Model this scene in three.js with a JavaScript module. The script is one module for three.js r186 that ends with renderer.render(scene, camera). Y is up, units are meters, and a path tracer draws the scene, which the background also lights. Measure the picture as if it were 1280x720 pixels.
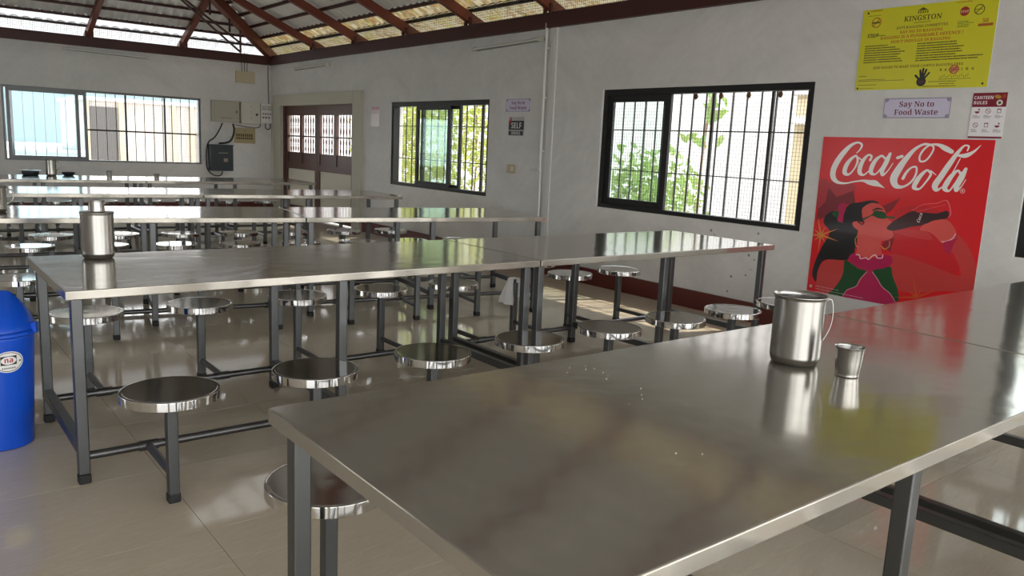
import * as THREE from 'three';
import { RoundedBoxGeometry } from 'three/addons/geometries/RoundedBoxGeometry.js';
import { mergeGeometries } from 'three/addons/utils/BufferGeometryUtils.js';
import { createNoise2D } from 'simplex-noise';

// ---------------------------------------------------------------- camera, sky, sun, exposure
const scene = new THREE.Scene();
const EYE = new THREE.Vector3(0, 1.32, 0), FOCAL = 995.9;
const camera = new THREE.PerspectiveCamera(2 * Math.atan(360 / FOCAL) * 180 / Math.PI, 1280 / 720, 0.05, 400);
camera.position.copy(EYE);
camera.rotation.set(-0.17409, -0.67191, 0.04654, 'YXZ');
camera.updateMatrixWorld(true);
const renderer = new THREE.WebGLRenderer({ antialias: true });
renderer.toneMapping = THREE.LinearToneMapping;
renderer.toneMappingExposure = 1.78;
renderer.shadowMap.enabled = true;

const SKY = 3.0, SUN = 3.6;
{ // hazy bright sky: pale blue overhead, white towards the horizon
  const w = 64, h = 64, d = new Float32Array(w * h * 4);
  for (let j = 0; j < h; j++) for (let i = 0; i < w; i++) {
    const e = (j + 0.5) / h * 180 - 90, t = Math.max(0, Math.min(1, e / 75)), k = (j * w + i) * 4;
    d[k] = 1.0 - 0.22 * t; d[k + 1] = 1.0 - 0.13 * t; d[k + 2] = 1.0 - 0.02 * t; d[k + 3] = 1;
  }
  const t = new THREE.DataTexture(d, w, h, THREE.RGBAFormat, THREE.FloatType);
  t.mapping = THREE.EquirectangularReflectionMapping; t.magFilter = THREE.LinearFilter; t.needsUpdate = true;
  scene.background = t; scene.backgroundIntensity = SKY;
}
const sun = new THREE.DirectionalLight(new THREE.Color().setRGB(1, 0.89, 0.73), SUN);
sun.position.set(12, 19, 2 - 6); sun.target.position.set(0, 0, -8);
sun.castShadow = true; sun.shadow.mapSize.set(2048, 2048);
Object.assign(sun.shadow.camera, { left: -18, right: 18, top: 18, bottom: -18, near: 1, far: 60 });
scene.add(sun, sun.target);

// ---------------------------------------------------------------- helpers
let seed = 7;
const rnd = () => { seed = (seed * 1664525 + 1013904223) >>> 0; return seed / 4294967296; };
const noise = createNoise2D(rnd);
const V = (x, y, z) => new THREE.Vector3(x, y, z);
const rgb = (r, g, b) => new THREE.Color().setRGB(r, g, b);
const used = new Map();
function numbered(n) { const k = used.get(n) || 0; used.set(n, k + 1); return k ? `${n}_${String(k).padStart(3, '0')}` : n; }
function shadows(o) { o.castShadow = true; o.receiveShadow = true; return o; }
function group(name, parent, x = 0, y = 0, z = 0) {
  const g = new THREE.Group(); g.name = parent ? name : numbered(name); g.position.set(x, y, z); (parent || scene).add(g); return g;
}
function mesh(name, geo, mat, parent, x = 0, y = 0, z = 0) {
  const m = shadows(new THREE.Mesh(geo, mat)); m.name = parent ? name : numbered(name); m.position.set(x, y, z); (parent || scene).add(m); return m;
}
function tag(o, label, category, grp) { o.userData.label = label; o.userData.category = category; if (grp) o.userData.group = grp; return o; }
function struct(o, label) { o.userData.kind = 'structure'; if (label) o.userData.label = label; return o; }
const boxes = new Map();
function bx(x, y, z) { const k = [x, y, z].map((v) => v.toFixed(4)).join(); if (!boxes.has(k)) boxes.set(k, new THREE.BoxGeometry(x, y, z)); return boxes.get(k); }
const box = (name, sx, sy, sz, mat, parent, x, y, z) => mesh(name, bx(sx, sy, sz), mat, parent, x, y, z);
const rb = (x, y, z, r = 0.004, s = 2) => new RoundedBoxGeometry(x, y, z, s, r);
function barGeo(a, b, r, seg = 10) {                                  // round bar between two points
  const d = b.clone().sub(a), g = new THREE.CylinderGeometry(r, r, d.length(), seg);
  g.applyQuaternion(new THREE.Quaternion().setFromUnitVectors(V(0, 1, 0), d.clone().normalize()));
  const m = a.clone().add(b).multiplyScalar(0.5); g.translate(m.x, m.y, m.z); return g;
}
function beamGeo(a, b, w, h) {                                        // square bar between two points, h measured upwards
  const d = b.clone().sub(a), L = d.length(), g = new THREE.BoxGeometry(w, h, L);
  const m = new THREE.Matrix4().lookAt(b, a, V(0, 1, 0)); g.applyMatrix4(m);
  const c = a.clone().add(b).multiplyScalar(0.5); g.translate(c.x, c.y, c.z); return g;
}
const bar = (name, a, b, r, mat, parent) => mesh(name, barGeo(a, b, r), mat, parent);
const beam = (name, a, b, w, h, mat, parent) => mesh(name, beamGeo(a, b, w, h), mat, parent);
const tube = (pts, r, n = 40) => new THREE.TubeGeometry(new THREE.CatmullRomCurve3(pts), n, r, 8);
function planarUV(g, s = 1) {
  const p = g.attributes.position, n = g.attributes.normal, uv = g.attributes.uv;
  for (let i = 0; i < p.count; i++) {
    const ax = Math.abs(n.getX(i)), ay = Math.abs(n.getY(i)), az = Math.abs(n.getZ(i));
    if (ay >= ax && ay >= az) uv.setXY(i, p.getX(i) * s, p.getZ(i) * s);
    else if (ax >= az) uv.setXY(i, p.getZ(i) * s, p.getY(i) * s);
    else uv.setXY(i, p.getX(i) * s, p.getY(i) * s);
  }
  return g;
}
function canvas(w, h, draw) { const c = document.createElement('canvas'); c.width = w; c.height = h; draw(c.getContext('2d'), w, h); return c; }
function tex(w, h, draw, srgb = true) {
  const t = new THREE.CanvasTexture(canvas(w, h, draw)); if (srgb) t.colorSpace = THREE.SRGBColorSpace;
  t.wrapS = t.wrapT = THREE.RepeatWrapping; t.magFilter = THREE.LinearFilter; return t;
}
function noiseTex(n, f, srgb = true, rep) {                            // f(u, v) in 0..1 -> [r, g, b] 0..255, made to tile by blending
  const t = tex(n, n, (c) => {
    const im = c.createImageData(n, n);
    for (let j = 0; j < n; j++) for (let i = 0; i < n; i++) {
      const q = f(i / n, j / n), k = (j * n + i) * 4; im.data[k] = q[0]; im.data[k + 1] = q[1]; im.data[k + 2] = q[2]; im.data[k + 3] = 255;
    }
    c.putImageData(im, 0, 0);
  }, srgb);
  if (rep) t.repeat.set(rep[0], rep[1]);
  return t;
}
function tn(u, v, fx, fy, off = 0) {                                    // tiling noise
  const a = u * 2 * Math.PI, b = v * 2 * Math.PI;
  return (noise(Math.cos(a) * fx + 11 + off, Math.sin(a) * fx + Math.cos(b) * fy * 1.3 + off) + noise(Math.sin(b) * fy - 7 + off, Math.cos(a) * fx * 0.9 - Math.cos(b) * fy)) / 2;
}
// a photo pixel on a wall: only the direction comes from the pixel, the distance from the wall
const FWD = new THREE.Matrix4().extractRotation(camera.matrixWorld);
const pixelRay = (px, py) => V((px - 640) / FOCAL, -(py - 360) / FOCAL, -1).applyMatrix4(FWD);
const XW = 5.55, ZB = -14.1;
const onRight = (px, py) => { const d = pixelRay(px, py); return d.multiplyScalar(XW / d.x).add(EYE); };

// ---------------------------------------------------------------- materials
const std = (o) => new THREE.MeshStandardMaterial(o);
const plasterTex = noiseTex(512, (u, v) => {
  const n = tn(u, v, 1.2, 1.2) * 7 + tn(u, v, 5, 5, 3) * 4 + (rnd() - 0.5) * 5, b = 214 + n; return [b, b, b - 2];
}, true, [0.3, 0.3]);
const plasterBump = noiseTex(512, (u, v) => { const b = 128 + tn(u, v, 3, 3, 9) * 60 + (rnd() - 0.5) * 50; return [b, b, b]; }, false, [0.5, 0.5]);
const M = {
  wall: std({ map: plasterTex, bumpMap: plasterBump, bumpScale: 0.003, roughness: 0.75 }),
  trimPlaster: std({ color: rgb(0.50, 0.49, 0.41), roughness: 0.8 }),
  skirting: std({ color: rgb(0.105, 0.014, 0.010), roughness: 0.35 }),
  grout: std({ color: rgb(0.13, 0.11, 0.085), roughness: 0.9 }),
  redSteel: std({ color: rgb(0.05, 0.011, 0.008), roughness: 0.5 }),
  rafterSteel: std({ color: rgb(0.16, 0.033, 0.016), roughness: 0.5 }),
  sheet: std({ color: rgb(0.74, 0.74, 0.72), roughness: 0.5, metalness: 0.15, side: THREE.DoubleSide }),
  wire: std({ color: rgb(0.05, 0.045, 0.04), roughness: 0.6 }),
  blackFrame: std({ color: rgb(0.006, 0.006, 0.006), roughness: 0.5 }),
  greyFrame: std({ color: rgb(0.16, 0.17, 0.17), roughness: 0.4, metalness: 0.4 }),
  grille: std({ color: rgb(0.035, 0.035, 0.035), roughness: 0.5 }),
  brownTip: std({ color: rgb(0.14, 0.07, 0.03), roughness: 0.6 }),
  glass: new THREE.MeshPhysicalMaterial({ color: rgb(0.90, 0.95, 0.94), transmission: 1, thickness: 0, roughness: 0.03, ior: 1.5 }),
  blueGlass: new THREE.MeshPhysicalMaterial({ color: rgb(0.84, 0.91, 0.93), transmission: 1, thickness: 0, roughness: 0.04, ior: 1.5 }),
  darkWood: std({ color: rgb(0.075, 0.026, 0.016), roughness: 0.45 }),
  creamPanel: std({ color: rgb(0.56, 0.54, 0.44), roughness: 0.6 }),
  pvc: std({ color: rgb(0.66, 0.66, 0.62), roughness: 0.4 }),
  rubber: std({ color: rgb(0.012, 0.012, 0.012), roughness: 0.6 }),
  white: std({ color: rgb(0.75, 0.75, 0.73), roughness: 0.6 }),
  boxGrey: std({ color: rgb(0.42, 0.41, 0.34), roughness: 0.5 }),
  boxPale: std({ color: rgb(0.58, 0.57, 0.50), roughness: 0.5 }),
  boxDark: std({ color: rgb(0.018, 0.028, 0.034), roughness: 0.4 }),
  beige: std({ color: rgb(0.52, 0.45, 0.31), roughness: 0.7 }),
  cable: std({ color: rgb(0.02, 0.02, 0.025), roughness: 0.5 }),
  greyCable: std({ color: rgb(0.25, 0.25, 0.23), roughness: 0.6 }),
  tubeGlass: std({ color: rgb(0.62, 0.63, 0.60), roughness: 0.2 }),
  batten: std({ color: rgb(0.22, 0.22, 0.20), roughness: 0.5 }),
  bluePlastic: std({ color: rgb(0.004, 0.085, 0.62), roughness: 0.32 }),
  cloth: std({ color: rgb(0.84, 0.84, 0.83), roughness: 0.95, side: THREE.DoubleSide }),
  foliage: new THREE.MeshPhysicalMaterial({ color: rgb(0.42, 0.47, 0.11), roughness: 1, transmission: 0.35, thickness: 0, side: THREE.DoubleSide }),
  bushLeaf: new THREE.MeshPhysicalMaterial({ color: rgb(0.22, 0.33, 0.10), roughness: 1, transmission: 0.35, thickness: 0, side: THREE.DoubleSide }),
  bark: std({ color: rgb(0.25, 0.17, 0.10), roughness: 0.9 }),
  outWall: std({ color: rgb(0.62, 0.60, 0.59), roughness: 0.9 }),
  cream: std({ color: rgb(0.46, 0.38, 0.25), roughness: 0.9 }),
  paleWall: std({ color: rgb(0.40, 0.365, 0.33), roughness: 0.9 }),
  pinkWall: std({ color: rgb(0.34, 0.28, 0.24), roughness: 0.9 }),
  shutter: std({ color: rgb(0.075, 0.07, 0.066), roughness: 0.7 }),
  paving: std({ color: rgb(0.56, 0.54, 0.50), roughness: 0.9 }),
  hill: std({ color: rgb(0.11, 0.155, 0.17), roughness: 1 }),
};
// stainless steel: long soft waves in the sheet, and streaks of wiping in its gloss
const steelWave = noiseTex(512, (u, v) => { const b = 128 + tn(u, v, 0.9, 1.3, 20) * 90 + tn(u, v, 2.6, 2.6, 31) * 14; return [b, b, b]; }, false, [0.8, 0.8]);
const steelRough = tex(1024, 1024, (c, w) => {
  c.fillStyle = 'rgb(0,120,0)'; c.fillRect(0, 0, w, w);
  for (let i = 0; i < 900; i++) {
    const x = rnd() * w, y = rnd() * w, r = 60 + rnd() * 260, a = rnd() * 6.3;
    c.strokeStyle = `rgba(0,${rnd() < 0.5 ? 190 : 60},0,${0.05 + rnd() * 0.08})`; c.lineWidth = 1 + rnd() * 12;
    c.beginPath(); c.arc(x, y, r, a, a + 0.4 + rnd() * 1.2); c.stroke();
  }
}, false);
steelRough.repeat.set(0.55, 0.55);
const steelColor = tex(1024, 1024, (c, w) => {
  c.fillStyle = 'rgb(176,171,161)'; c.fillRect(0, 0, w, w);
  for (let i = 0; i < 500; i++) {
    const x = rnd() * w, y = rnd() * w, r = 40 + rnd() * 220, a = rnd() * 6.3;
    c.strokeStyle = rnd() < 0.5 ? `rgba(176,166,150,${0.03 + rnd() * 0.06})` : `rgba(215,212,204,${0.03 + rnd() * 0.05})`; c.lineWidth = 2 + rnd() * 26;
    c.beginPath(); c.arc(x, y, r, a, a + 0.4 + rnd() * 1.3); c.stroke();
  }
});
steelColor.repeat.set(0.55, 0.55);
M.tableTop = std({ map: steelColor, metalness: 0.74, roughness: 0.27, roughnessMap: steelRough, bumpMap: steelWave, bumpScale: 0.0009 });
M.seat = std({ color: rgb(0.66, 0.65, 0.63), metalness: 1, roughness: 0.07 });
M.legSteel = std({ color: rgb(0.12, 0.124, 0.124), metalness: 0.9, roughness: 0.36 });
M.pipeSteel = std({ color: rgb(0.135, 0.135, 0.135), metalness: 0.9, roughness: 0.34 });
M.brushed = std({ color: rgb(0.42, 0.41, 0.385), metalness: 1, roughness: 0.27 });
M.brushedDark = std({ color: rgb(0.40, 0.39, 0.36), metalness: 1, roughness: 0.3 });
// polished porcelain tiles
function tileTexture(k) {
  return tex(512, 512, (c, w) => {
    c.fillStyle = 'rgb(184,174,156)'; c.fillRect(0, 0, w, w);
    for (let i = 0; i < 420; i++) {
      const x = rnd() * w, y = rnd() * w, a = rnd() < 0.5;
      c.strokeStyle = a ? `rgba(216,208,192,${0.05 + rnd() * 0.10})` : `rgba(158,144,122,${0.04 + rnd() * 0.07})`; c.lineWidth = 1 + rnd() * 7; c.lineCap = 'round';
      c.beginPath(); c.moveTo(x, y); c.quadraticCurveTo(x + 14 + rnd() * 26, y - 8 + rnd() * 10, x + 24 + rnd() * 50, y - 18 * rnd() + k * 2); c.stroke();
    }
  });
}
const tileTex = [tileTexture(0), tileTexture(3)];
const tileMats = [];
for (const [i, t] of [[0, 1.28], [1, 1.28], [0, 1.22], [1, 1.34]]) tileMats.push(std({ map: tileTex[i], color: rgb(t, t, t), roughness: 0.07 }));

// ---------------------------------------------------------------- the room
const X0 = -4.55, Z1 = 1.9, WT = 0.2, WH = 2.56;
function wallGeo(u0, u1, h, holes, thick) {
  const s = new THREE.Shape([[u0, -0.05], [u1, -0.05], [u1, h], [u0, h]].map((p) => new THREE.Vector2(...p)));
  for (const [a, b, c, d] of holes) s.holes.push(new THREE.Path([[a, c], [a, d], [b, d], [b, c]].map((p) => new THREE.Vector2(...p))));
  return new THREE.ExtrudeGeometry(s, { depth: thick, bevelEnabled: false });
}
const DOOR = [-13.59, -10.87, 0.0, 1.85], W2 = [-9.83, -7.55, 0.745, 1.857], W1 = [-5.71, -3.45, 0.785, 1.912], W3 = [-1.95, 0.35, 0.79, 1.91], WB = [1.47, 4.33, 0.80, 1.897];
const SIDE = -Math.PI / 2;                                              // local x runs along world z, local z points into the room
{
  const r = struct(mesh('wall_right', wallGeo(ZB - WT, Z1 + WT, WH, [DOOR, W2, W1, W3], WT), M.wall, null, XW + WT, 0, 0)); r.rotation.y = SIDE;
  for (const [px, py, q] of [[936, 319, 0.012], [914, 345.5, 0.012], [932, 344, 0.009], [909, 364, 0.010], [943, 325, 0.008], [948, 292, 0.010], [889, 288, 0.012], [893, 293, 0.007], [938, 337, 0.006]]) { const p = onRight(px, py); mesh('stain_spot', new THREE.CircleGeometry(q, 10), M.greyCable, r, p.z, p.y, WT + 0.0008); }
  struct(mesh('wall_back', wallGeo(X0, XW, WH, [WB], WT), M.wall, null, 0, 0, ZB - WT));
  const l = struct(mesh('wall_left', wallGeo(ZB - WT, Z1 + WT, WH, [[-9.5, -7.2, 0.79, 1.91]], WT), M.wall, null, X0, 0, 0)); l.rotation.y = SIDE;
  struct(mesh('wall_front', wallGeo(X0, XW, WH, [[-4.1, -1.1, 0.02, 2.42], [-0.8, 2.2, 0.02, 2.42], [2.5, 5.3, 0.02, 2.42]], WT), M.wall, null, 0, 0, Z1));
  const fl = struct(box('floor', XW - X0, 0.1, Z1 - ZB, M.grout, null, (XW + X0) / 2, -0.0525, (Z1 + ZB) / 2));
  // 60 cm polished tiles, joints at the places the photograph shows
  const T = 0.6, GX = 0.785, GZ = -2.575, cx = fl.position.x, cz = fl.position.z, far = [];
  for (let i = -9; i < 9; i++) for (let j = -20; j < 10; j++) {
    const xa = Math.max(X0, GX + i * T) + 0.001, xb = Math.min(XW, GX + (i + 1) * T) - 0.001, za = Math.max(ZB, GZ + j * T) + 0.001, zb = Math.min(Z1, GZ + (j + 1) * T) - 0.001;
    if (xb - xa < 0.02 || zb - za < 0.02) continue;
    const seen = xb > -0.3 && zb > -13.7 && zb < -0.55 && xb > -zb * 0.0 - 0.3;
    if (seen) {
      const t = box('floor_tile', xb - xa, 0.02, zb - za, tileMats[(i * 7 + j * 13 + 400) % 4], fl, (xa + xb) / 2 - cx, -0.01 + 0.0525 + (rnd() - 0.5) * 0.0005, (za + zb) / 2 - cz);
      if ((i + j) % 2) t.rotation.y = 0;
    } else far.push(bx(xb - xa, 0.02, zb - za).clone().translate((xa + xb) / 2 - cx, -0.01 + 0.0525, (za + zb) / 2 - cz));
  }
  mesh('floor_tiles', mergeGeometries(far), tileMats[0], fl).userData.kind = 'stuff';
  // skirting, broken at the door
  const sk = [[-14.08, -13.92], [-10.58, Z1]];
  sk.forEach(([a, b], i) => struct(box('baseboard_right' + (i ? '_001' : ''), 0.02, 0.16, b - a, M.skirting, null, XW - 0.01, 0.08, (a + b) / 2)));
  struct(box('baseboard_back', XW - X0 - 0.04, 0.16, 0.02, M.skirting, null, (XW + X0) / 2 - 0.01, 0.08, ZB + 0.01));
  struct(box('baseboard_left', 0.02, 0.16, Z1 - ZB - 0.04, M.skirting, null, X0 + 0.01, 0.08, (Z1 + ZB) / 2));
  // raised plaster band round the door
  const tr = struct(group('trim_1', null, XW, 0, 0), 'raised olive-grey plaster surround of the wooden doors');
  box('side_band', 0.05, 2.03, 0.31, M.trimPlaster, tr, -0.025, 1.015, -13.745); box('side_band', 0.05, 2.03, 0.26, M.trimPlaster, tr, -0.025, 1.015, -10.735);
  box('head_band', 0.05, 0.18, 2.72, M.trimPlaster, tr, -0.025, 1.94, -12.23);
}
// wall plate: dark red channel on top of the walls
const PLATE = [2.55, 2.70];
function plate(name, a, b) {
  const g = struct(group(name, null), 'dark red painted steel channel along the top of the wall');
  const h = PLATE[1] - PLATE[0], d = b.clone().sub(a).normalize(), inn = V(-d.z, 0, d.x);
  const up = V(0, (PLATE[0] + PLATE[1]) / 2, 0);
  mesh('channel_web', beamGeo(a.clone().add(up), b.clone().add(up), 0.10, h), M.redSteel, g);
  for (const y of [PLATE[0] + 0.014, PLATE[1] - 0.014]) mesh('channel_flange', beamGeo(a.clone().add(V(0, y, 0)).addScaledVector(inn, -0.075), b.clone().add(V(0, y, 0)).addScaledVector(inn, -0.075), 0.06, 0.022), M.redSteel, g);
  return g;
}
plate('trim_2', V(XW - 0.0, 0, ZB), V(XW - 0.0, 0, Z1)); plate('trim_3', V(X0, 0, ZB), V(XW, 0, ZB)).rotation.set(0, 0, 0);
plate('trim_4', V(X0, 0, Z1), V(X0, 0, ZB)); plate('trim_5', V(XW, 0, Z1), V(X0, 0, Z1));

// ---------------------------------------------------------------- hip roof: rafters, purlins, sheets
const PITCH = 0.42, EAVE = 0.75;                                        // rise per metre; overhang beyond the inner wall line
const IX0 = X0 + 0.05, IX1 = XW - 0.05, IZ0 = ZB + 0.05, IZ1 = Z1 - 0.05;
const roof = struct(group('ceiling', null), 'hipped roof of grey corrugated sheets on dark red steel rafters and purlins');
const RAFT = 2.72, PURL = 2.835, SHEET = 2.875;                         // heights over the wall line: rafter foot, purlin foot, sheet
const HALF = (IX1 - IX0) / 2;                                           // run from eave to ridge
const slopes = {                                                        // point(u along the eave, d inwards from the wall line, height at the wall line)
  right: { p: (u, d, y) => V(IX1 - d, y + PITCH * d, u), u0: IZ0, u1: IZ1 },
  back: { p: (u, d, y) => V(u, y + PITCH * d, IZ0 + d), u0: IX0, u1: IX1 },
  left: { p: (u, d, y) => V(IX0 + d, y + PITCH * d, u), u0: IZ0, u1: IZ1 },
  front: { p: (u, d, y) => V(u, y + PITCH * d, IZ1 - d), u0: IX0, u1: IX1 },
};
const fibreTex = tex(512, 512, (c, w) => {                              // aged fibreglass with stuck leaves and dirt
  c.fillStyle = 'rgb(238,232,212)'; c.fillRect(0, 0, w, w);
  for (let i = 0; i < 260; i++) {
    const x = rnd() * w, y = rnd() * w, s = 6 + rnd() * 34;
    c.fillStyle = ['rgba(196,160,100,.5)', 'rgba(150,140,110,.5)', 'rgba(214,206,120,.5)', 'rgba(190,150,110,.45)'][i % 4];
    c.beginPath(); c.ellipse(x, y, s, s * (0.3 + rnd() * 0.5), rnd() * 3, 0, 7); c.fill();
  }
});
const fibre = (map, col) => new THREE.MeshPhysicalMaterial({ map, color: col, roughness: 1, transmission: 0.62, thickness: 0, side: THREE.DoubleSide });
M.fibreWarm = fibre(fibreTex, rgb(0.185, 0.17, 0.135)); M.fibreClear = fibre(null, rgb(0.34, 0.34, 0.34));
function corrugated(s, u0, u1, d0, d1, lift = 0) {                      // trimmed at the hips
  const step = 0.025, n = Math.max(2, Math.round((u1 - u0) / step)), pos = [], uv = [], idx = [];
  const nrm = s.p(0, 0, 0).sub(s.p(0, 1, -PITCH - 1)).multiplyScalar(0); nrm.set(0, 1, 0);
  for (let i = 0; i <= n; i++) {
    const u = u0 + (u1 - u0) * i / n, lim = Math.min(u - s.u0, s.u1 - u) + 0.02, a = Math.min(Math.max(d0, -EAVE), lim), b = Math.min(d1, lim);
    const w = 0.012 * Math.sin(u / 0.15 * Math.PI * 2);
    for (const d of [a, b]) { const q = s.p(u, d, SHEET + lift + w); pos.push(q.x, q.y, q.z); uv.push(u, d); }
    if (i) { const k = i * 2; idx.push(k - 2, k - 1, k, k, k - 1, k + 1); }
  }
  const g = new THREE.BufferGeometry(); g.setAttribute('position', new THREE.Float32BufferAttribute(pos, 3)); g.setAttribute('uv', new THREE.Float32BufferAttribute(uv, 2)); g.setIndex(idx); g.computeVertexNormals(); return g;
}
{
  const rows = [0.0, 0.25]; while (rows[rows.length - 1] + 0.285 < HALF) rows.push(rows[rows.length - 1] + 0.285);
  for (const [k, s] of Object.entries(slopes)) {
    const vis = k === 'right' || k === 'back';
    rows.forEach((d, i) => {
      if (!vis && i % 2) return;
      const y = PURL + 0.02;
      mesh('purlin', beamGeo(s.p(s.u0 + d, d, y), s.p(s.u1 - d, d, y), 0.035, 0.04), M.redSteel, roof);
    });
    // rafters at the bays seen on the walls
    const at = []; if (k === 'right' || k === 'left') for (let u = -12.20; u < s.u1 - 0.6; u += 1.425) at.push(u); else for (const u of [2.66, 4.05, 1.27, -0.12, -1.51, -2.9]) at.push(u);
    for (const u of at) {
      const lim = Math.min(HALF, u - s.u0, s.u1 - u);
      mesh('rafter', beamGeo(s.p(u, -0.35, RAFT + 0.05), s.p(u, lim, RAFT + 0.05), 0.07, 0.105), M.rafterSteel, roof);
      for (const e of [-0.045, 0.045]) { const q = s.p(u + e, 0.03, 0); box('rafter_stub', 0.03, 0.09, 0.03, M.redSteel, roof, q.x, PLATE[1] + 0.035, q.z); }
    }
    // sheets, one per bay: grey above the first purlin row, translucent fibreglass at the eave
    const L = s.u1 - s.u0, cuts = [s.u0 - EAVE, ...(k === 'right' || k === 'left' ? at : [...at].sort((a, b) => a - b)), s.u1 + EAVE];
    for (let i = 0; i + 1 < cuts.length; i++) {
      const [a, b] = [cuts[i], cuts[i + 1]];
      const sky = k === 'right' && a < -10.0 && b > -10.0;                // the bay with the roof light
      if (sky) {
        mesh('roof_sheet', corrugated(s, a, b, 0.25, 1.35), M.sheet, roof); mesh('roof_sheet', corrugated(s, a, b, 2.5, HALF), M.sheet, roof);
        mesh('roof_light', corrugated(s, a, b, 1.35, 2.5), M.fibreClear, roof);
      } else mesh('roof_sheet', corrugated(s, a, b, 0.25, HALF), M.sheet, roof);
      mesh('eave_sheet', corrugated(s, a, b, -EAVE, 0.27, -0.006), k === 'right' ? M.fibreWarm : M.fibreClear, roof);
    }
  }
  // hips and ridge
  for (const [x, z, sx, sz] of [[IX1, IZ0, -1, 1], [IX0, IZ0, 1, 1], [IX1, IZ1, -1, -1], [IX0, IZ1, 1, -1]])
    mesh('hip_rafter', beamGeo(V(x - sx * 0.3, RAFT - 0.10, z - sz * 0.3), V(x + sx * HALF, RAFT + PITCH * HALF + 0.02, z + sz * HALF), 0.10, 0.15), M.rafterSteel, roof);
  mesh('ridge_beam', beamGeo(V((IX0 + IX1) / 2, RAFT + PITCH * HALF, IZ0 + HALF), V((IX0 + IX1) / 2, RAFT + PITCH * HALF, IZ1 - HALF), 0.1, 0.14), M.rafterSteel, roof);
  // light hip truss below the corner rafter
  const hp = (t, y) => V(5.5 - t, y, -14.05 + t);
  for (const [a, b] of [[hp(2.05, 3.17), hp(0.77, 2.78)], [hp(2.05, 3.13), hp(0.78, 2.64)], [hp(0.78, 2.64), hp(0.78, 2.98)], [hp(1.04, 2.90), hp(1.04, 3.10)], [hp(1.48, 3.06), hp(1.48, 3.30)], [hp(2.05, 3.13), hp(3.4, 3.60)], [hp(2.05, 3.13), hp(2.05, 3.5)]])
    mesh('truss_bar', barGeo(a, b, 0.016), M.redSteel, roof);
  // wire netting that closes the gap between wall plate and sheets
  const net = (s, name) => {
    const g = [], y0 = PLATE[1] - 0.01, y1 = SHEET + 0.0, st = 0.028;
    for (let u = s.u0; u < s.u1; u += st) g.push(new THREE.BoxGeometry(0.0025, y1 - y0, 0.0025).translate(...s.p(u, 0.02, (y0 + y1) / 2 - 0.02 * PITCH).toArray()));
    for (let y = y0; y < y1; y += st) g.push(beamGeo(s.p(s.u0, 0.02, y), s.p(s.u1, 0.02, y), 0.0025, 0.0025));
    const n = mesh('eave_netting', mergeGeometries(g), M.wire, roof); n.userData.kind = 'stuff';
    for (const y of [SHEET - 0.028, SHEET - 0.002]) mesh('netting_rail', beamGeo(s.p(s.u0, 0.03, y), s.p(s.u1, 0.03, y), 0.012, 0.010), M.wire, roof);
  };
  net(slopes.right); net(slopes.back);
}

// ---------------------------------------------------------------- windows
// local x along the wall, local z into the room; the opening is W wide and H high, its lower left corner at the origin
function windowAt(name, o, place, label, { frame, frameW = 0.05, sashes, step, posts = [], rails, mid, tips, net = true, barR = 0.006 }) {
  const W = o[1] - o[0], H = o[3] - o[2];
  const g = struct(group(name, null), label); place(g);
  const f = (n, x0, x1, y0, y1, z, t, m = frame, par = g) => box(n, x1 - x0, y1 - y0, t, m, par, (x0 + x1) / 2, (y0 + y1) / 2, z);
  f('frame_side', 0, frameW, 0, H, -0.07, 0.09); f('frame_side', W - frameW, W, 0, H, -0.07, 0.09);
  f('frame_head', frameW, W - frameW, H - frameW, H, -0.07, 0.09); f('frame_sill', frameW, W - frameW, 0, frameW * 0.7, -0.07, 0.09);
  for (const [a, b, z, m, sw] of sashes) {
    const s = group('sash', g, 0, 0, z), y0 = frameW * 0.7, y1 = H - frameW;
    f('stile', a, a + sw, y0, y1, 0, 0.03, frame, s); f('stile', b - sw, b, y0, y1, 0, 0.03, frame, s);
    f('sash_rail', a + sw, b - sw, y1 - sw, y1, 0, 0.028, frame, s); f('sash_rail', a + sw, b - sw, y0, y0 + sw, 0, 0.028, frame, s);
    f('pane', a + sw, b - sw, y0 + sw, y1 - sw, 0, 0.005, m, s);
  }
  // outer grille of upright bars, two cross bars, thicker posts
  for (let x = step; x < W - 0.03; x += step) box('grille_bar', barR * 2, H - 0.02, barR * 2, M.grille, g, x, H / 2, -0.165);
  for (const x of posts) box('grille_post', 0.026, H - 0.01, 0.02, M.grille, g, x, H / 2, -0.165);
  for (const y of rails) box('grille_rail', W - 0.01, 0.009, 0.009, M.grille, g, W / 2, y * H, -0.153);
  if (mid) box('guard_rail', mid[1] - mid[0], 0.022, 0.02, M.blackFrame, g, (mid[0] + mid[1]) / 2, mid[2] * H, -0.14);
  if (tips) { const tg = new THREE.SphereGeometry(0.024, 10, 6); tg.scale(1, 1.1, 0.5); for (const x of tips) mesh('spear_tip', tg, M.brownTip, g, x, H - 0.075, -0.15); }
  if (net) {
    const gs = [], st = 0.030;
    for (let x = st; x < W; x += st) gs.push(new THREE.BoxGeometry(0.0022, H, 0.0022).translate(x, H / 2, -0.185));
    for (let y = st; y < H; y += st) gs.push(new THREE.BoxGeometry(W, 0.0022, 0.0022).translate(W / 2, y, -0.183));
    mesh('insect_netting', mergeGeometries(gs), M.wire, g).userData.kind = 'stuff';
  }
  return g;
}
const onSide = (o) => (g) => { g.position.set(XW, o[2], o[0]); g.rotation.y = SIDE; };
windowAt('window_1', W1, onSide(W1), 'black framed sliding window beside the red poster, open half with barred grille',
  { frame: M.blackFrame, frameW: 0.055, sashes: [[0.05, 0.83, -0.06, M.glass, 0.062]], step: 0.141, posts: [0.66, 1.21, 1.80], rails: [0.33, 0.67], tips: [1.02, 1.29, 1.57, 1.87] });
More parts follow.
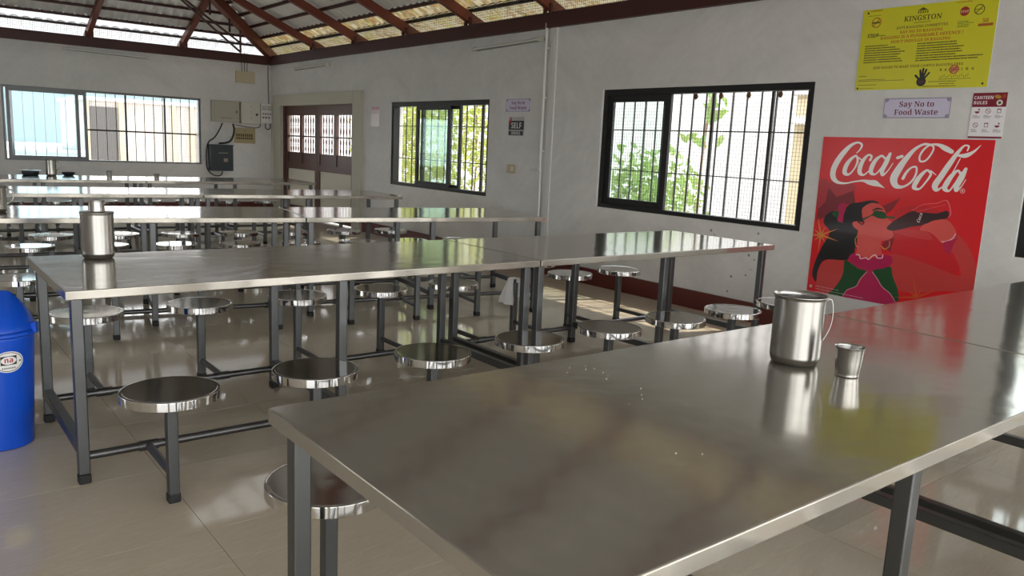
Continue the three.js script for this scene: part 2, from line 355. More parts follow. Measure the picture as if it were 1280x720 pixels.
windowAt('window_2', W2, onSide(W2), 'black framed sliding window with yellow-green foliage behind its bars',
  { frame: M.blackFrame, frameW: 0.06, sashes: [[0.62, 1.42, -0.05, M.glass, 0.05], [0.68, 1.60, -0.09, M.glass, 0.04]], step: 0.16, posts: [1.95], rails: [0.33, 0.72] });
windowAt('window_3', W3, onSide(W3), 'black framed window past the red poster',
  { frame: M.blackFrame, frameW: 0.055, sashes: [[0.05, 0.80, -0.06, M.glass, 0.045]], step: 0.141, posts: [1.1], rails: [0.33, 0.67] });
windowAt('window_4', WB, (g) => g.position.set(WB[0], WB[2], ZB), 'grey framed wide window in the far wall with bluish glass in its half-open sash',
  { frame: M.greyFrame, frameW: 0.035, sashes: [[0.06, 1.02, -0.05, M.blueGlass, 0.045], [0.10, 1.14, -0.09, M.blueGlass, 0.045]], step: 0.143, posts: [1.72, 2.32], rails: [], mid: [1.1, 2.82, 0.45], barR: 0.005 });

// ---------------------------------------------------------------- double door of dark wood with turned balusters
{
  const g = struct(group('door_1', null), 'dark wooden double doors with baluster openings above pale lower panels'); onSide(DOOR)(g);
  const W = DOOR[1] - DOOR[0], H = DOOR[3];
  box('jamb', 0.07, H, 0.1, M.darkWood, g, 0.035, H / 2, -0.06); box('jamb', 0.07, H, 0.1, M.darkWood, g, W - 0.035, H / 2, -0.06);
  const prof = []; for (let i = 0; i <= 24; i++) { const t = i / 24; prof.push(new THREE.Vector2(0.008 + 0.008 * Math.pow(Math.abs(Math.sin(t * Math.PI * 2)), 2) + (Math.abs(t - 0.5) < 0.03 ? 0.008 : 0), t)); }
  const balGeo = new THREE.LatheGeometry(prof, 10);
  const leafW = (W - 0.14) / 2;
  for (let k = 0; k < 2; k++) {
    const x0 = 0.07 + k * leafW, x1 = x0 + leafW - 0.006, d = group('door_leaf', g, 0, 0, -0.05 - k * 0.0);
    const f = (n, a, b, c, e, m, t = 0.045) => box(n, b - a, e - c, t, m, d, (a + b) / 2, (c + e) / 2, 0);
    f('stile', x0, x0 + 0.09, 0.02, H - 0.004, M.darkWood); f('stile', x1 - 0.09, x1, 0.02, H - 0.004, M.darkWood);
    const xm = (x0 + x1) / 2;
    f('top_rail', x0 + 0.09, x1 - 0.09, H - 0.16, H - 0.004, M.darkWood); f('lock_rail', x0 + 0.09, x1 - 0.09, 0.80, 0.90, M.darkWood); f('bottom_rail', x0 + 0.09, x1 - 0.09, 0.02, 0.18, M.darkWood);
    f('mullion', xm - 0.05, xm + 0.05, 0.90, H - 0.16, M.darkWood);
    f('lower_panel', x0 + 0.09, x1 - 0.09, 0.18, 0.80, M.creamPanel, 0.015);
    for (const [a, b] of [[x0 + 0.09, xm - 0.05], [xm + 0.05, x1 - 0.09]]) {
      f('apron_panel', a, b, 0.90, 1.08, M.darkWood, 0.02); f('baluster_rail', a, b, 1.335, 1.36, M.darkWood, 0.03);
      for (let i = 1; i < 5; i++) { const x = a + (b - a) * i / 5; for (const [y, h] of [[1.08, 0.255], [1.36, H - 0.16 - 1.36]]) { const m = mesh('baluster', balGeo, M.darkWood, d, x, y, 0); m.scale.set(0.9, h, 0.9); } }
    }
  }
}

// ---------------------------------------------------------------- canteen tables with stools welded to their frames
const TH = 0.75, TW = 0.92, SEAT = 0.425;
const seatGeo = new THREE.LatheGeometry([[0, -0.034], [0.158, -0.034], [0.1655, -0.0335], [0.1668, -0.033], [0.1672, -0.032], [0.1675, -0.0315], [0.1675, -0.003], [0.1673, -0.0022], [0.1668, -0.0012], [0.1655, 0], [0.160, 0.0004], [0.157, 0.0002], [0.1555, -0.0006], [0.154, -0.0012], [0.08, -0.0016], [0, -0.0018]].map((p) => new THREE.Vector2(...p)), 48);
const postGeo = rb(0.038, SEAT - 0.06, 0.038, 0.005), legGeo = rb(0.04, TH - 0.075, 0.04, 0.005), footGeo = rb(0.043, 0.036, 0.043, 0.006);
const crossGeo = rb(0.04, 0.04, TW - 0.17, 0.005), branchGeo = barGeo(V(0, 0, 0), V(0, 0, 0.325), 0.015, 12), collarGeo = barGeo(V(-0.035, 0, 0), V(0.035, 0, 0), 0.0205, 14);
const plateGeo = new THREE.CylinderGeometry(0.045, 0.045, 0.006, 16);
const tops = new Map(), pipes = new Map();
function makeTable(label, x, z, L, turn, opts = {}) {
  const t = tag(group('canteen_table', null, x, 0, z), label, 'table', 'steel canteen tables with fixed stools'); t.rotation.y = turn;
  if (!tops.has(L)) { tops.set(L, planarUV(rb(L - 0.004, 0.035, TW, 0.004))); pipes.set(L, barGeo(V(0, 0, 0), V(L - 0.09, 0, 0), 0.0165, 12)); }
  const top = mesh('tabletop', tops.get(L), M.tableTop, t, L / 2, TH - 0.0175, -TW / 2);
  for (const lx of [0.045, L / 2, L - 0.045]) {
    for (const lz of [-0.065, -TW + 0.065]) { const l = mesh('leg', legGeo, M.legSteel, t, lx, 0.035 + (TH - 0.075) / 2 + 0.002, lz); mesh('rubber_foot', footGeo, M.rubber, l, 0, -(TH - 0.075) / 2 - 0.018, 0); }
    mesh('cross_rail', crossGeo, M.legSteel, t, lx, 0.135, -TW / 2);
  }
  for (const lz of [-0.065, -TW + 0.065]) mesh('pipe_rail', pipes.get(L), M.pipeSteel, t, 0.045, 0.105, lz);
  [1, 3, 5, 7].forEach((k, i) => [1, -1].forEach((s) => {
    const st = group('stool', t, k / 8 * L, 0, s > 0 ? 0.27 : -TW - 0.27), dir = s > 0 ? 1 : -1;
    st.rotation.y = s > 0 ? 0 : Math.PI;
    mesh('post', postGeo, M.legSteel, st, 0, 0.02 + (SEAT - 0.06) / 2, 0); mesh('rubber_foot', footGeo, M.rubber, st, 0, 0.018, 0);
    mesh('branch_pipe', branchGeo, M.pipeSteel, st, 0, 0.105, -0.335); mesh('pipe_collar', collarGeo, M.pipeSteel, st, 0, 0.105, -0.335);
    if (opts.noSeat === `${s}${i}`) return;
    mesh('seat_plate', plateGeo, M.legSteel, st, 0, SEAT - 0.037, 0);
    const seat = mesh('seat', seatGeo, M.seat, st, 0, SEAT, 0); seat.rotation.set((rnd() - 0.5) * 0.02, 0, (rnd() - 0.5) * 0.02);
  }));
  return t;
}
function row(x, z, lengths, deg, labels, opts = []) {
  const a = -deg * Math.PI / 180; let at = 0;
  labels.forEach((l, i) => { makeTable(l, x + Math.cos(a) * at, z - Math.sin(a) * at, lengths[i], a, opts[i]); at += lengths[i] + 0.004; });
}
row(0.612, -0.67, [2.19, 2.19], 0, ['steel canteen table carrying the large open jug and small tumbler', 'steel canteen table ending nearest the red poster, its top reflecting the lettering']);
row(0.478, -3.13, [2.195, 2.085], 0, ['steel canteen table with a jug near its end beside the blue bin', 'steel canteen table by the barred window, one stool post draped with a cloth'], [{}, { noSeat: '-11' }]);
row(0.40, -5.81, [2.04, 2.04], 9.5, ['steel canteen table in the middle row of five, its free end with a jug', 'slightly turned steel canteen table in the middle row of five, near the wall pipe']);
row(0.35, -7.96, [2.05, 2.05], 5.8, ['steel canteen table in the second row from the far window, on the aisle side', 'steel canteen table in the second row from the far window, near the foliage window']);
row(0.35, -10.0, [2.07, 2.07], 1.5, ['steel canteen table nearest the far window, holding tumblers and a pan', 'steel canteen table in the row nearest the far window, end facing the wooden doors']);

// ---------------------------------------------------------------- things on the tables
function lathe(pts, seg = 48) { return new THREE.LatheGeometry(pts.map((p) => new THREE.Vector2(...p)), seg); }
function jugGeo(r, h, flare = 0.006) { const w = 0.0015; return lathe([[0, 0.002], [r * 0.80, 0], [r * 0.93, 0.005], [r, 0.02], [r * 0.985, 0.024], [r, 0.028], [r, h - 0.012], [r + flare, h - 0.003], [r + flare + 0.001, h], [r + flare - 0.002, h + 0.001], [r - w, h - 0.012], [r - w, 0.03], [r * 0.8, 0.006], [0, 0.005]]); }
function strap(pts, width, axis) {                                      // bent flat strip
  const c = new THREE.CatmullRomCurve3(pts).getPoints(30), pos = [], idx = [], t = 0.001;
  c.forEach((p, i) => {
    const tan = c[Math.min(i + 1, c.length - 1)].clone().sub(c[Math.max(i - 1, 0)]).normalize(), n = tan.clone().cross(axis).normalize();
    for (const [a, b] of [[-1, -1], [1, -1], [1, 1], [-1, 1]]) { const q = p.clone().addScaledVector(axis, a * width / 2).addScaledVector(n, b * t); pos.push(q.x, q.y, q.z); }
    if (i) { const k = i * 4, j = k - 4; for (let e = 0; e < 4; e++) { const f = (e + 1) % 4; idx.push(j + e, k + e, j + f, j + f, k + e, k + f); } }
  });
  const g = new THREE.BufferGeometry(); g.setAttribute('position', new THREE.Float32BufferAttribute(pos, 3)); g.setIndex(idx); return g.toNonIndexed().computeVertexNormals() || g;
}
{
  // open jug on the nearest table; its strap handle is turned edge-on
  const j = tag(group('steel_jug', null, 2.03, TH, -1.235), 'tall open brushed steel jug with thin strap handle beside the small tumbler', 'jug');
  const R = 0.069, Hj = 0.198;
  mesh('jug_body', jugGeo(R, Hj), M.brushed, j);
  const out = V(Math.cos(1.02), 0, Math.sin(1.02)), ax = V(-out.z, 0, out.x), P = (r, y) => out.clone().multiplyScalar(r).setY(y);
  const pts = [P(R + 0.002, Hj - 0.008), P(R + 0.012, Hj - 0.004), P(R + 0.020, Hj - 0.03), P(R + 0.019, Hj - 0.075), P(R + 0.010, Hj - 0.105), P(R + 0.001, Hj - 0.125)];
  const c = new THREE.CatmullRomCurve3(pts).getPoints(30), gs = [];
  for (let i = 0; i + 1 < c.length; i++) { const d = c[i + 1].clone().sub(c[i]), L = d.length(), g = new THREE.BoxGeometry(0.02, 0.0016, L * 1.05); g.applyMatrix4(new THREE.Matrix4().makeBasis(ax, d.clone().normalize().cross(ax).normalize(), d.clone().normalize())); const m = c[i].clone().add(c[i + 1]).multiplyScalar(0.5); g.translate(m.x, m.y, m.z); gs.push(g); }
  mesh('handle', mergeGeometries(gs), M.brushed, j);
  const tumbler = (h, r0, r1) => lathe([[0, 0.003], [r0 * 0.9, 0.001], [r0 * 0.98, 0], [r0, 0.004], [r0 * 0.965, 0.007], [r0 * 1.01, 0.012], [r0 + (r1 - r0) * 0.5, h * 0.5], [r1 - 0.001, h - 0.006], [r1 + 0.003, h - 0.001], [r1 + 0.002, h + 0.001], [r1 - 0.002, h - 0.004], [r0 - 0.001, 0.012], [0, 0.008]]);
  tag(mesh('steel_tumbler', tumbler(0.082, 0.031, 0.0375), M.brushed, null, 2.035, TH, -1.075), 'small flared steel tumbler in front of the large open jug', 'tumbler');
  // jug on the second table, topped by an upturned tumbler
  const j2 = tag(group('steel_jug', null, 0.741, TH, -3.915), 'steel jug topped by an upturned tumbler, on the table near the blue bin', 'jug');
  mesh('jug_body', jugGeo(0.067, 0.205, 0.003), M.brushed, j2);
  const h2 = []; { const o2 = V(0.25, 0, 0.97).normalize(), a2 = V(o2.z, 0, -o2.x), Q = (r, y) => o2.clone().multiplyScalar(r).setY(y), cc = new THREE.CatmullRomCurve3([Q(0.066, 0.20), Q(0.085, 0.19), Q(0.09, 0.165), Q(0.088, 0.12), Q(0.068, 0.085)]).getPoints(20);
    for (let i = 0; i + 1 < cc.length; i++) { const d = cc[i + 1].clone().sub(cc[i]), g = new THREE.BoxGeometry(0.018, 0.0016, d.length() * 1.05), z = d.clone().normalize(); g.applyMatrix4(new THREE.Matrix4().makeBasis(a2, z.clone().cross(a2).normalize(), z)); const m = cc[i].clone().add(cc[i + 1]).multiplyScalar(0.5); g.translate(m.x, m.y, m.z); h2.push(g); } }
  tag(mesh('steel_tumbler', lathe([[0.031, 0.001], [0.0345, 0], [0.0345, 0.003], [0.033, 0.006], [0.032, 0.044], [0.0335, 0.046], [0.034, 0.05], [0.032, 0.053], [0.027, 0.053], [0, 0.051]]), M.brushed, null, 0.741, TH + 0.2075, -3.915), 'steel tumbler upturned on top of the jug by the blue bin', 'tumbler');
  mesh('jug_lid_ring', lathe([[0.03, 0.203], [0.066, 0.203], [0.068, 0.207], [0.03, 0.207]]), M.brushedDark, j2);
  const j3 = tag(group('steel_jug', null, 0.575, TH, -6.2), 'steel jug on the free end of the middle row table', 'jug'); mesh('jug_body', jugGeo(0.066, 0.17), M.brushed, j3);
  mesh('handle', tube([V(0.065, 0.15, 0), V(0.1, 0.14, 0), V(0.1, 0.08, 0), V(0.065, 0.05, 0)], 0.005, 20), M.brushed, j3);
  // far table
  const j4 = tag(group('steel_jug', null, 1.57, TH, -10.72), 'tall steel jug on the table nearest the far window', 'jug'); mesh('jug_body', jugGeo(0.055, 0.19), M.brushed, j4);
  mesh('handle', tube([V(0.055, 0.17, 0), V(0.085, 0.16, 0), V(0.085, 0.1, 0), V(0.055, 0.06, 0)], 0.005, 20), M.brushed, j4);
  tag(mesh('steel_tumbler', tumbler(0.085, 0.026, 0.033), M.brushedDark, null, 2.123, TH, -10.40), 'dull steel tumbler on the far table, next to the tall jug', 'tumbler');
  tag(mesh('steel_tumbler', tumbler(0.06, 0.026, 0.033), M.brushedDark, null, 2.40 + 0.24, TH, -10.36), 'short dull steel tumbler on the far table, toward the switch boxes', 'tumbler');
  const pan = tag(group('cooking_pan', null, 1.37, TH, -10.82), 'dark lidded cooking pan beside the tall jug on the far table', 'pan');
  mesh('pan_body', lathe([[0, 0], [0.075, 0], [0.085, 0.01], [0.09, 0.05], [0.086, 0.05], [0.08, 0.01], [0, 0.008]]), M.boxDark, pan);
  mesh('pan_lid', lathe([[0, 0.075], [0.012, 0.075], [0.014, 0.066], [0.06, 0.062], [0.115, 0.056], [0.115, 0.051], [0, 0.051]]), M.brushedDark, pan);
  tag(mesh('steel_bowl', lathe([[0, 0], [0.045, 0], [0.06, 0.01], [0.075, 0.04], [0.072, 0.041], [0.056, 0.012], [0, 0.005]]), M.boxDark, null, 1.76, TH, -10.80), 'small dark bowl beside the tall jug on the far table', 'bowl');
}
// crumbs left on the nearest table
{
  const g = [], on = (px, py) => { const d = pixelRay(px, py); return d.multiplyScalar((TH - EYE.y) / d.y).add(EYE); };
  for (const [px, py] of [[709, 466], [712, 460], [732, 458], [732, 462], [754, 466], [758, 474], [801, 486], [802, 494], [803, 499], [786, 505], [845, 567], [878, 568], [743, 461], [760, 470]]) { const q = on(px, py), r = 0.0009 + rnd() * 0.0008; g.push(new THREE.SphereGeometry(r, 6, 4).scale(1.3, 0.7, 1).translate(q.x, TH + r * 0.7, q.z)); }
  const c = tag(mesh('food_crumbs', mergeGeometries(g), M.white, null), 'scattered white crumbs on the nearest table', 'crumbs'); c.userData.kind = 'stuff';
}
// white cloth over the seatless stool post
{
  const g = new THREE.PlaneGeometry(0.17, 0.50, 18, 60), p = g.attributes.position, ty = SEAT - 0.015;
  for (let i = 0; i < p.count; i++) {
    const u = p.getX(i), s = p.getY(i), k = Math.abs(s), over = 0.035, fold = Math.sin(u * 60 + s * 6) * 0.010 * Math.min(1, k / 0.08);
    let y, z; if (k < over) { const a = s / over * Math.PI / 2; z = Math.sin(a) * 0.03; y = ty + Math.cos(a) * 0.012; } else { y = ty - (k - over) * (s > 0 ? 0.62 : 0.80); z = Math.sign(s) * (0.03 + (k - over) * 0.12); }
    p.setXYZ(i, z * 1.25 + fold * 0.4, y + fold * 0.3, u * (0.35 + 0.65 * Math.min(1, k / 0.2)) + fold);
  }
  g.computeVertexNormals();
  tag(mesh('cleaning_cloth', g, M.cloth, null, 2.677 + 3 / 8 * 2.085, 0, -3.13 - TW - 0.27), 'white cloth hanging over a seatless stool post', 'cloth');
}
// blue swing-lid bin
{
  const b = tag(group('waste_bin', null, 0.325, 0, -3.80), 'blue plastic waste bin with pointed swing lid beside the table end', 'bin');
  const body = lathe([[0, 0], [0.108, 0], [0.113, 0.006], [0.137, 0.465], [0.137, 0.475], [0.13, 0.475], [0.10, 0.02], [0, 0.02]], 48);
  mesh('bin_body', body, M.bluePlastic, b);
  mesh('rim', lathe([[0.136, 0.472], [0.150, 0.475], [0.152, 0.484], [0.150, 0.494], [0.138, 0.498], [0.13, 0.482]], 48), M.bluePlastic, b);
  // steep dome drawn in to a short ridge, with the swing flap in its side
  const dome = [[0.141, 0], [0.137, 0.03], [0.121, 0.075], [0.099, 0.12], [0.075, 0.155], [0.060, 0.173], [0.048, 0.181], [0.025, 0.183], [0, 0.183]].map((p) => new THREE.Vector2(...p));
  const squeeze = (g) => { const p = g.attributes.position; for (let i = 0; i < p.count; i++) { p.setY(i, p.getY(i) * 0.84); const t = p.getY(i) / 0.154; p.setX(i, p.getX(i) * (1 - 0.72 * t * t)); } g.rotateY(1.45); g.computeVertexNormals(); return g; };
  const lid = mesh('lid', squeeze(new THREE.LatheGeometry(dome, 48)), M.bluePlastic, b, 0, 0.497, 0);
  mesh('swing_flap', squeeze(new THREE.LatheGeometry(dome.slice(1, 6).map((p) => new THREE.Vector2(p.x * 1.02, p.y)), 20, Math.PI / 2 - 0.7, 1.4)), M.bluePlastic, lid);
  for (const a of [0.5, 0.5 + Math.PI]) { const c = mesh('pivot_clip', rb(0.02, 0.045, 0.03, 0.004), M.bluePlastic, b, Math.cos(a) * 0.148, 0.50, Math.sin(a) * 0.148); c.rotation.y = -a; }
  // oval sticker wrapped on the curved front
  const st = tex(256, 192, (c, w, h) => {
    c.fillStyle = '#f2f2ee'; c.fillRect(0, 0, w, h); c.strokeStyle = '#222'; c.lineWidth = 5; c.beginPath(); c.ellipse(w / 2, h / 2, w * 0.45, h * 0.44, 0, 0, 7); c.stroke();
    c.fillStyle = '#15151a'; c.fillRect(w * 0.24, h * 0.22, w * 0.52, h * 0.42); c.fillStyle = '#f2f2ee'; c.beginPath(); c.ellipse(w / 2, h * 0.43, w * 0.25, h * 0.19, 0, 0, 7); c.fill();
    c.fillStyle = '#b51a1a'; c.font = 'bold 66px sans-serif'; c.textAlign = 'center'; c.fillText('na', w / 2, h * 0.53);
    c.fillStyle = '#222'; for (const x of [0.12, 0.88]) { c.beginPath(); c.arc(w * x, h * 0.5, 8, 0, 7); c.fill(); } for (let i = 0; i < 7; i++) c.fillRect(w * (0.28 + i * 0.065), h * 0.76, 9, 12);
  });
  const pos = [], uv = [], idx = [], n = 20, A = 0.42, mid = 0.2;
  for (let j = 0; j <= n; j++) for (let i = 0; i <= n; i++) {
    let u = i / n * 2 - 1, v = j / n * 2 - 1; const uu = u * Math.sqrt(1 - v * v / 2), vv = v * Math.sqrt(1 - u * u / 2);
    const y = 0.378 + vv * 0.044, a = mid + uu * A, r = 0.113 + (0.137 - 0.113) * (y / 0.465) + 0.0012; pos.push(Math.sin(a) * r, y, Math.cos(a) * r); uv.push(uu / 2 + 0.5, vv / 2 + 0.5);
    if (i && j) { const k = j * (n + 1) + i; idx.push(k - n - 2, k - n - 1, k, k - n - 2, k, k - 1); }
  }
  const sg = new THREE.BufferGeometry(); sg.setAttribute('position', new THREE.Float32BufferAttribute(pos, 3)); sg.setAttribute('uv', new THREE.Float32BufferAttribute(uv, 2)); sg.setIndex(idx); sg.computeVertexNormals();
  mesh('sticker', sg, std({ map: st, roughness: 0.5, side: THREE.DoubleSide }), b).userData.label = 'white oval sticker';
}

// ---------------------------------------------------------------- signs on the poster wall
function sign(name, label, cat, [z0, z1, y0, y1], w, draw, { rough = 0.35, thick = 0.003, tilt = 0, coat = 0 } = {}) {
  const h = Math.round(w * (y1 - y0) / (z1 - z0)), W = z1 - z0, Hh = y1 - y0;
  const g = tag(group(name, null, XW, (y0 + y1) / 2, (z0 + z1) / 2), label, cat); g.rotation.y = SIDE; g.rotateZ(tilt);
  box('backing_sheet', W, Hh, thick, M.white, g, 0, 0, thick / 2 + 0.001);
  const t = tex(w, h, draw); t.wrapS = t.wrapT = THREE.ClampToEdgeWrapping;
  mesh('printed_face', new THREE.PlaneGeometry(W, Hh), new THREE.MeshPhysicalMaterial({ map: t, roughness: rough, clearcoat: coat, clearcoatRoughness: 0.12 }), g, 0, 0, thick + 0.0016);
  return g;
}
// big red drink poster, drawn in photo pixels carried onto the wall
{
  const R = [-3.33, -2.147, 0.345, 1.507];
  sign('drink_poster', 'large glossy red poster of a woman drinking from a bottle, white script lettering on top', 'poster', R, 1400, (c, w, h) => {
    const at = (px, py) => { const q = onRight(px, py); return [(q.z - R[0]) / (R[1] - R[0]) * w, (R[3] - q.y) / (R[3] - R[2]) * h]; };
    const A = (x, y) => at(1005 + x / 5.108, 160 + y / 5.108), B = (x, y) => at(1005 + x / 5.108, 260 + y / 5.108);
    const poly = (f, pts, col, sm = true) => {
      const q = pts.map((p) => f(...p)); c.fillStyle = col; c.beginPath();
      if (sm) { new THREE.CatmullRomCurve3(q.map((p) => V(p[0], p[1], 0)), true, 'centripetal').getPoints(q.length * 10).forEach((p, i) => (i ? c.lineTo(p.x, p.y) : c.moveTo(p.x, p.y))); }
      else { c.moveTo(...q[0]); q.slice(1).forEach((p) => c.lineTo(...p)); }
      c.closePath(); c.fill();
    };
    const brush = (f, pts, col, k = 1) => {
      const cv = new THREE.CatmullRomCurve3(pts.map(([x, y, r]) => { const [a, b] = f(x, y); return V(a, b, r); }), false, 'centripetal').getPoints(pts.length * 22);
      const s = w / 1090; c.fillStyle = col; for (const p of cv) { c.beginPath(); c.ellipse(p.x, p.y, Math.max(1.2, p.z * s * 0.5 * k), Math.max(1.2, p.z * s * 0.46 * k), -0.5, 0, 7); c.fill(); }
    };
    c.fillStyle = '#dc0a1a'; c.fillRect(0, 0, w, h);
    const red2 = '#a10e1d', red3 = '#8c1020', skin = '#dd544e', skin2 = '#c83a38', black = '#0d0a0e', mag = '#b80a52', green = '#0b4a1c';
    // darker star rays and petals behind the figure
    poly(A, [[110, 330], [150, 330], [160, 430], [130, 510], [85, 520], [90, 420]], '#b32a34'); poly(A, [[160, 350], [330, 370], [300, 430], [240, 445], [180, 420]], '#b32a34');
    poly(A, [[90, 520], [140, 470], [160, 380], [210, 440], [320, 400], [330, 480], [270, 490], [220, 520], [140, 570], [80, 590]], '#7d1a28', false);
    poly(A, [[500, 500], [620, 445], [560, 530], [530, 545]], red3, false); poly(B, [[560, 140], [640, 180], [740, 210], [640, 230], [560, 290], [500, 240]], red3, false);
    poly(B, [[610, 0], [900, 40], [980, 420], [860, 390], [700, 330], [560, 300], [580, 170], [560, 90]], '#cc1420');
    // shoulders and raised arm
    poly(B, [[80, 470], [90, 400], [140, 335], [270, 325], [290, 360], [250, 430], [200, 560], [90, 520]], skin2);
    poly(B, [[545, 300], [640, 305], [740, 340], [860, 385], [1000, 430], [960, 300], [880, 215], [970, 165], [1090, 330], [1080, 520], [900, 530], [600, 520], [560, 400]], skin2);
    poly(B, [[740, 150], [760, 110], [840, 80], [910, 75], [950, 110], [975, 165], [935, 205], [880, 220], [840, 180], [790, 150]], skin);
    poly(B, [[570, 150], [640, 135], [720, 140], [800, 160], [820, 200], [740, 195], [640, 175]], '#d03238');
    // hair
    poly(A, [[262, 530], [290, 490], [370, 472], [440, 462], [480, 478], [420, 490], [390, 520], [372, 560], [385, 598], [345, 600], [318, 612], [345, 655], [330, 740], [255, 640]], black);
    poly(B, [[128, 95], [140, 50], [190, 20], [220, 40], [250, 95], [320, 110], [345, 170], [330, 250], [318, 300], [280, 330], [130, 335], [90, 400], [78, 470], [55, 430], [70, 350], [120, 240], [165, 150]], black);
    poly(A, [[180, 545], [235, 525], [240, 560], [205, 570]], green); poly(A, [[220, 500], [245, 478], [268, 480], [268, 520], [250, 570], [245, 602], [215, 590], [225, 545]], mag);
    // face and neck
    poly(A, [[372, 520], [395, 495], [440, 478], [490, 492], [520, 525], [528, 570], [565, 604], [545, 618], [530, 640], [565, 655], [575, 690], [545, 712], [495, 722], [345, 730], [350, 660], [318, 630], [312, 605], [340, 595], [380, 610]], skin);
    poly(B, [[350, 150], [500, 190], [490, 240], [495, 300], [340, 300], [345, 240]], skin);
    brush(A, [[345, 600, 6], [375, 615, 8], [385, 600, 8], [375, 590, 6]], black);
    poly(A, [[375, 582], [440, 548], [448, 530], [490, 530], [525, 545], [530, 562], [582, 566], [580, 578], [530, 575], [510, 580], [470, 574], [440, 560], [380, 588]], green);
    brush(A, [[440, 525, 6], [470, 515, 12], [505, 520, 5]], black);
    // earrings, collar, top
    brush(B, [[345, 175, 4], [330, 200, 5], [335, 240, 5], [352, 250, 4]], '#c9a25a'); brush(B, [[492, 240, 5], [515, 262, 5], [545, 245, 5], [548, 210, 4]], '#c9a25a');
    poly(B, [[285, 325], [310, 290], [345, 300], [420, 325], [500, 300], [560, 310], [565, 350], [520, 385], [440, 402], [360, 385], [310, 360]], mag);
    brush(B, [[335, 298, 7], [355, 300, 7], [362, 322, 7], [400, 318, 7], [412, 328, 7], [440, 305, 7], [458, 300, 7], [470, 318, 7], [500, 318, 7], [505, 298, 7]], '#f0d3d6');
    poly(B, [[265, 330], [300, 350], [350, 385], [400, 402], [360, 450], [330, 500], [275, 525], [235, 575], [150, 560], [205, 500], [250, 420]], green);
    poly(B, [[440, 402], [510, 385], [555, 375], [570, 440], [600, 520], [605, 590], [560, 600], [545, 545], [500, 500], [470, 450]], green);
    poly(B, [[405, 405], [435, 405], [470, 455], [500, 505], [550, 545], [585, 600], [590, 660], [200, 660], [275, 530], [335, 500], [365, 450]], mag);
    brush(B, [[402, 408, 5], [365, 450, 5], [335, 498, 5], [275, 525, 5], [240, 575, 4]], '#d9a9b4'); brush(B, [[438, 408, 5], [470, 452, 5], [500, 502, 5], [550, 545, 5], [585, 600, 4]], '#d9a9b4');
    // bottle and bracelet
    poly(A, [[530, 640], [560, 605], [640, 555], [700, 530], [740, 545], [760, 560], [800, 575], [770, 615], [690, 630], [560, 655]], '#3a0a10'); poly(A, [[740, 545], [850, 545], [920, 530], [922, 570], [830, 590], [770, 610]], '#2a070c');
    brush(A, [[690, 528, 4], [760, 490, 4], [850, 480, 5], [905, 462, 5], [920, 470, 7], [938, 550, 7], [925, 570, 5]], '#e8707a'); brush(A, [[720, 535, 3], [800, 515, 3], [905, 490, 3]], '#e8707a');
    { const [a, b] = A(742, 575); c.save(); c.translate(a, b); c.rotate(-1.35); c.fillStyle = '#f0e6e4'; c.font = 'italic bold 34px serif'; c.textAlign = 'center'; c.fillText('Coca', 0, 8); c.restore(); }
    brush(B, [[882, 216, 7], [915, 212, 8], [955, 190, 8], [968, 165, 6]], '#e9b7c2'); poly(B, [[890, 225], [960, 200], [985, 185], [960, 230], [925, 300]], '#b51046');
    // sparks
    for (const [f, x, y, s] of [[B, 110, 172, 1], [B, 720, 570, 1.2]]) for (let i = 0; i < 9; i++) { const a = i / 9 * 6.283 + 0.35, L = (i % 2 ? 60 : 125) * s, d = 7; if (y > 500 && Math.sin(a) > 0.2) continue; poly(f, [[x + Math.cos(a + 1.57) * d, y + Math.sin(a + 1.57) * d], [x + Math.cos(a) * L, y + Math.sin(a) * L], [x - Math.cos(a + 1.57) * d, y - Math.sin(a + 1.57) * d]], y > 500 ? '#d2571e' : '#d9853a', false); }
    { const [a, b] = B(45, 497); c.fillStyle = '#e9dfe0'; c.beginPath(); c.arc(a, b, 13, 0, 7); c.fill(); c.fillStyle = '#214d2a'; c.beginPath(); c.arc(a, b, 7, 0, 7); c.fill(); }
    for (let i = 0; i < 3; i++) for (let k = 0; k < (i === 1 ? 40 : 20); k++) { const [a, b] = B(75 + k * 7.6, 495 + i * 17 + k * 1.6); c.fillStyle = 'rgba(235,220,222,.8)'; c.fillRect(a, b - 3, 5 + (k * 7 % 4), 6); }
    // white script lettering
    const W1c = '#efeeea';
    const S = (p) => brush(A, p, W1c);
    S([[338, 160, 6], [362, 135, 12], [372, 108, 14], [350, 93, 13], [310, 106, 22], [262, 150, 36], [217, 210, 42], [190, 268, 42], [188, 312, 38], [212, 343, 24], [262, 353, 13], [320, 343, 11], [380, 337, 16], [420, 347, 32], [452, 352, 40], [480, 364, 22], [516, 383, 3]]);
    S([[345, 195, 16], [335, 178, 14], [305, 196, 22], [272, 240, 32], [262, 285, 30], [285, 297, 16], [320, 265, 12], [344, 215, 16], [345, 190, 12], [372, 205, 6]]);
    S([[425, 205, 18], [434, 180, 14], [415, 172, 14], [385, 200, 24], [362, 245, 32], [358, 285, 28], [380, 300, 14], [415, 275, 8], [440, 235, 6]]);
    S([[520, 195, 14], [500, 178, 14], [465, 200, 24], [437, 245, 32], [430, 285, 26], [455, 296, 13], [495, 255, 10], [535, 185, 14]]); S([[552, 165, 20], [530, 215, 30], [500, 275, 30], [505, 300, 18], [535, 275, 8], [570, 225, 5]]);
    S([[600, 190, 20], [628, 181, 20]]);
    S([[815, 108, 14], [770, 104, 15], [715, 132, 22], [655, 195, 36], [605, 265, 48], [575, 325, 50], [588, 368, 34], [630, 376, 18], [685, 345, 14], [718, 290, 14], [718, 250, 13], [690, 252, 13], [655, 285, 18], [634, 322, 20]]);
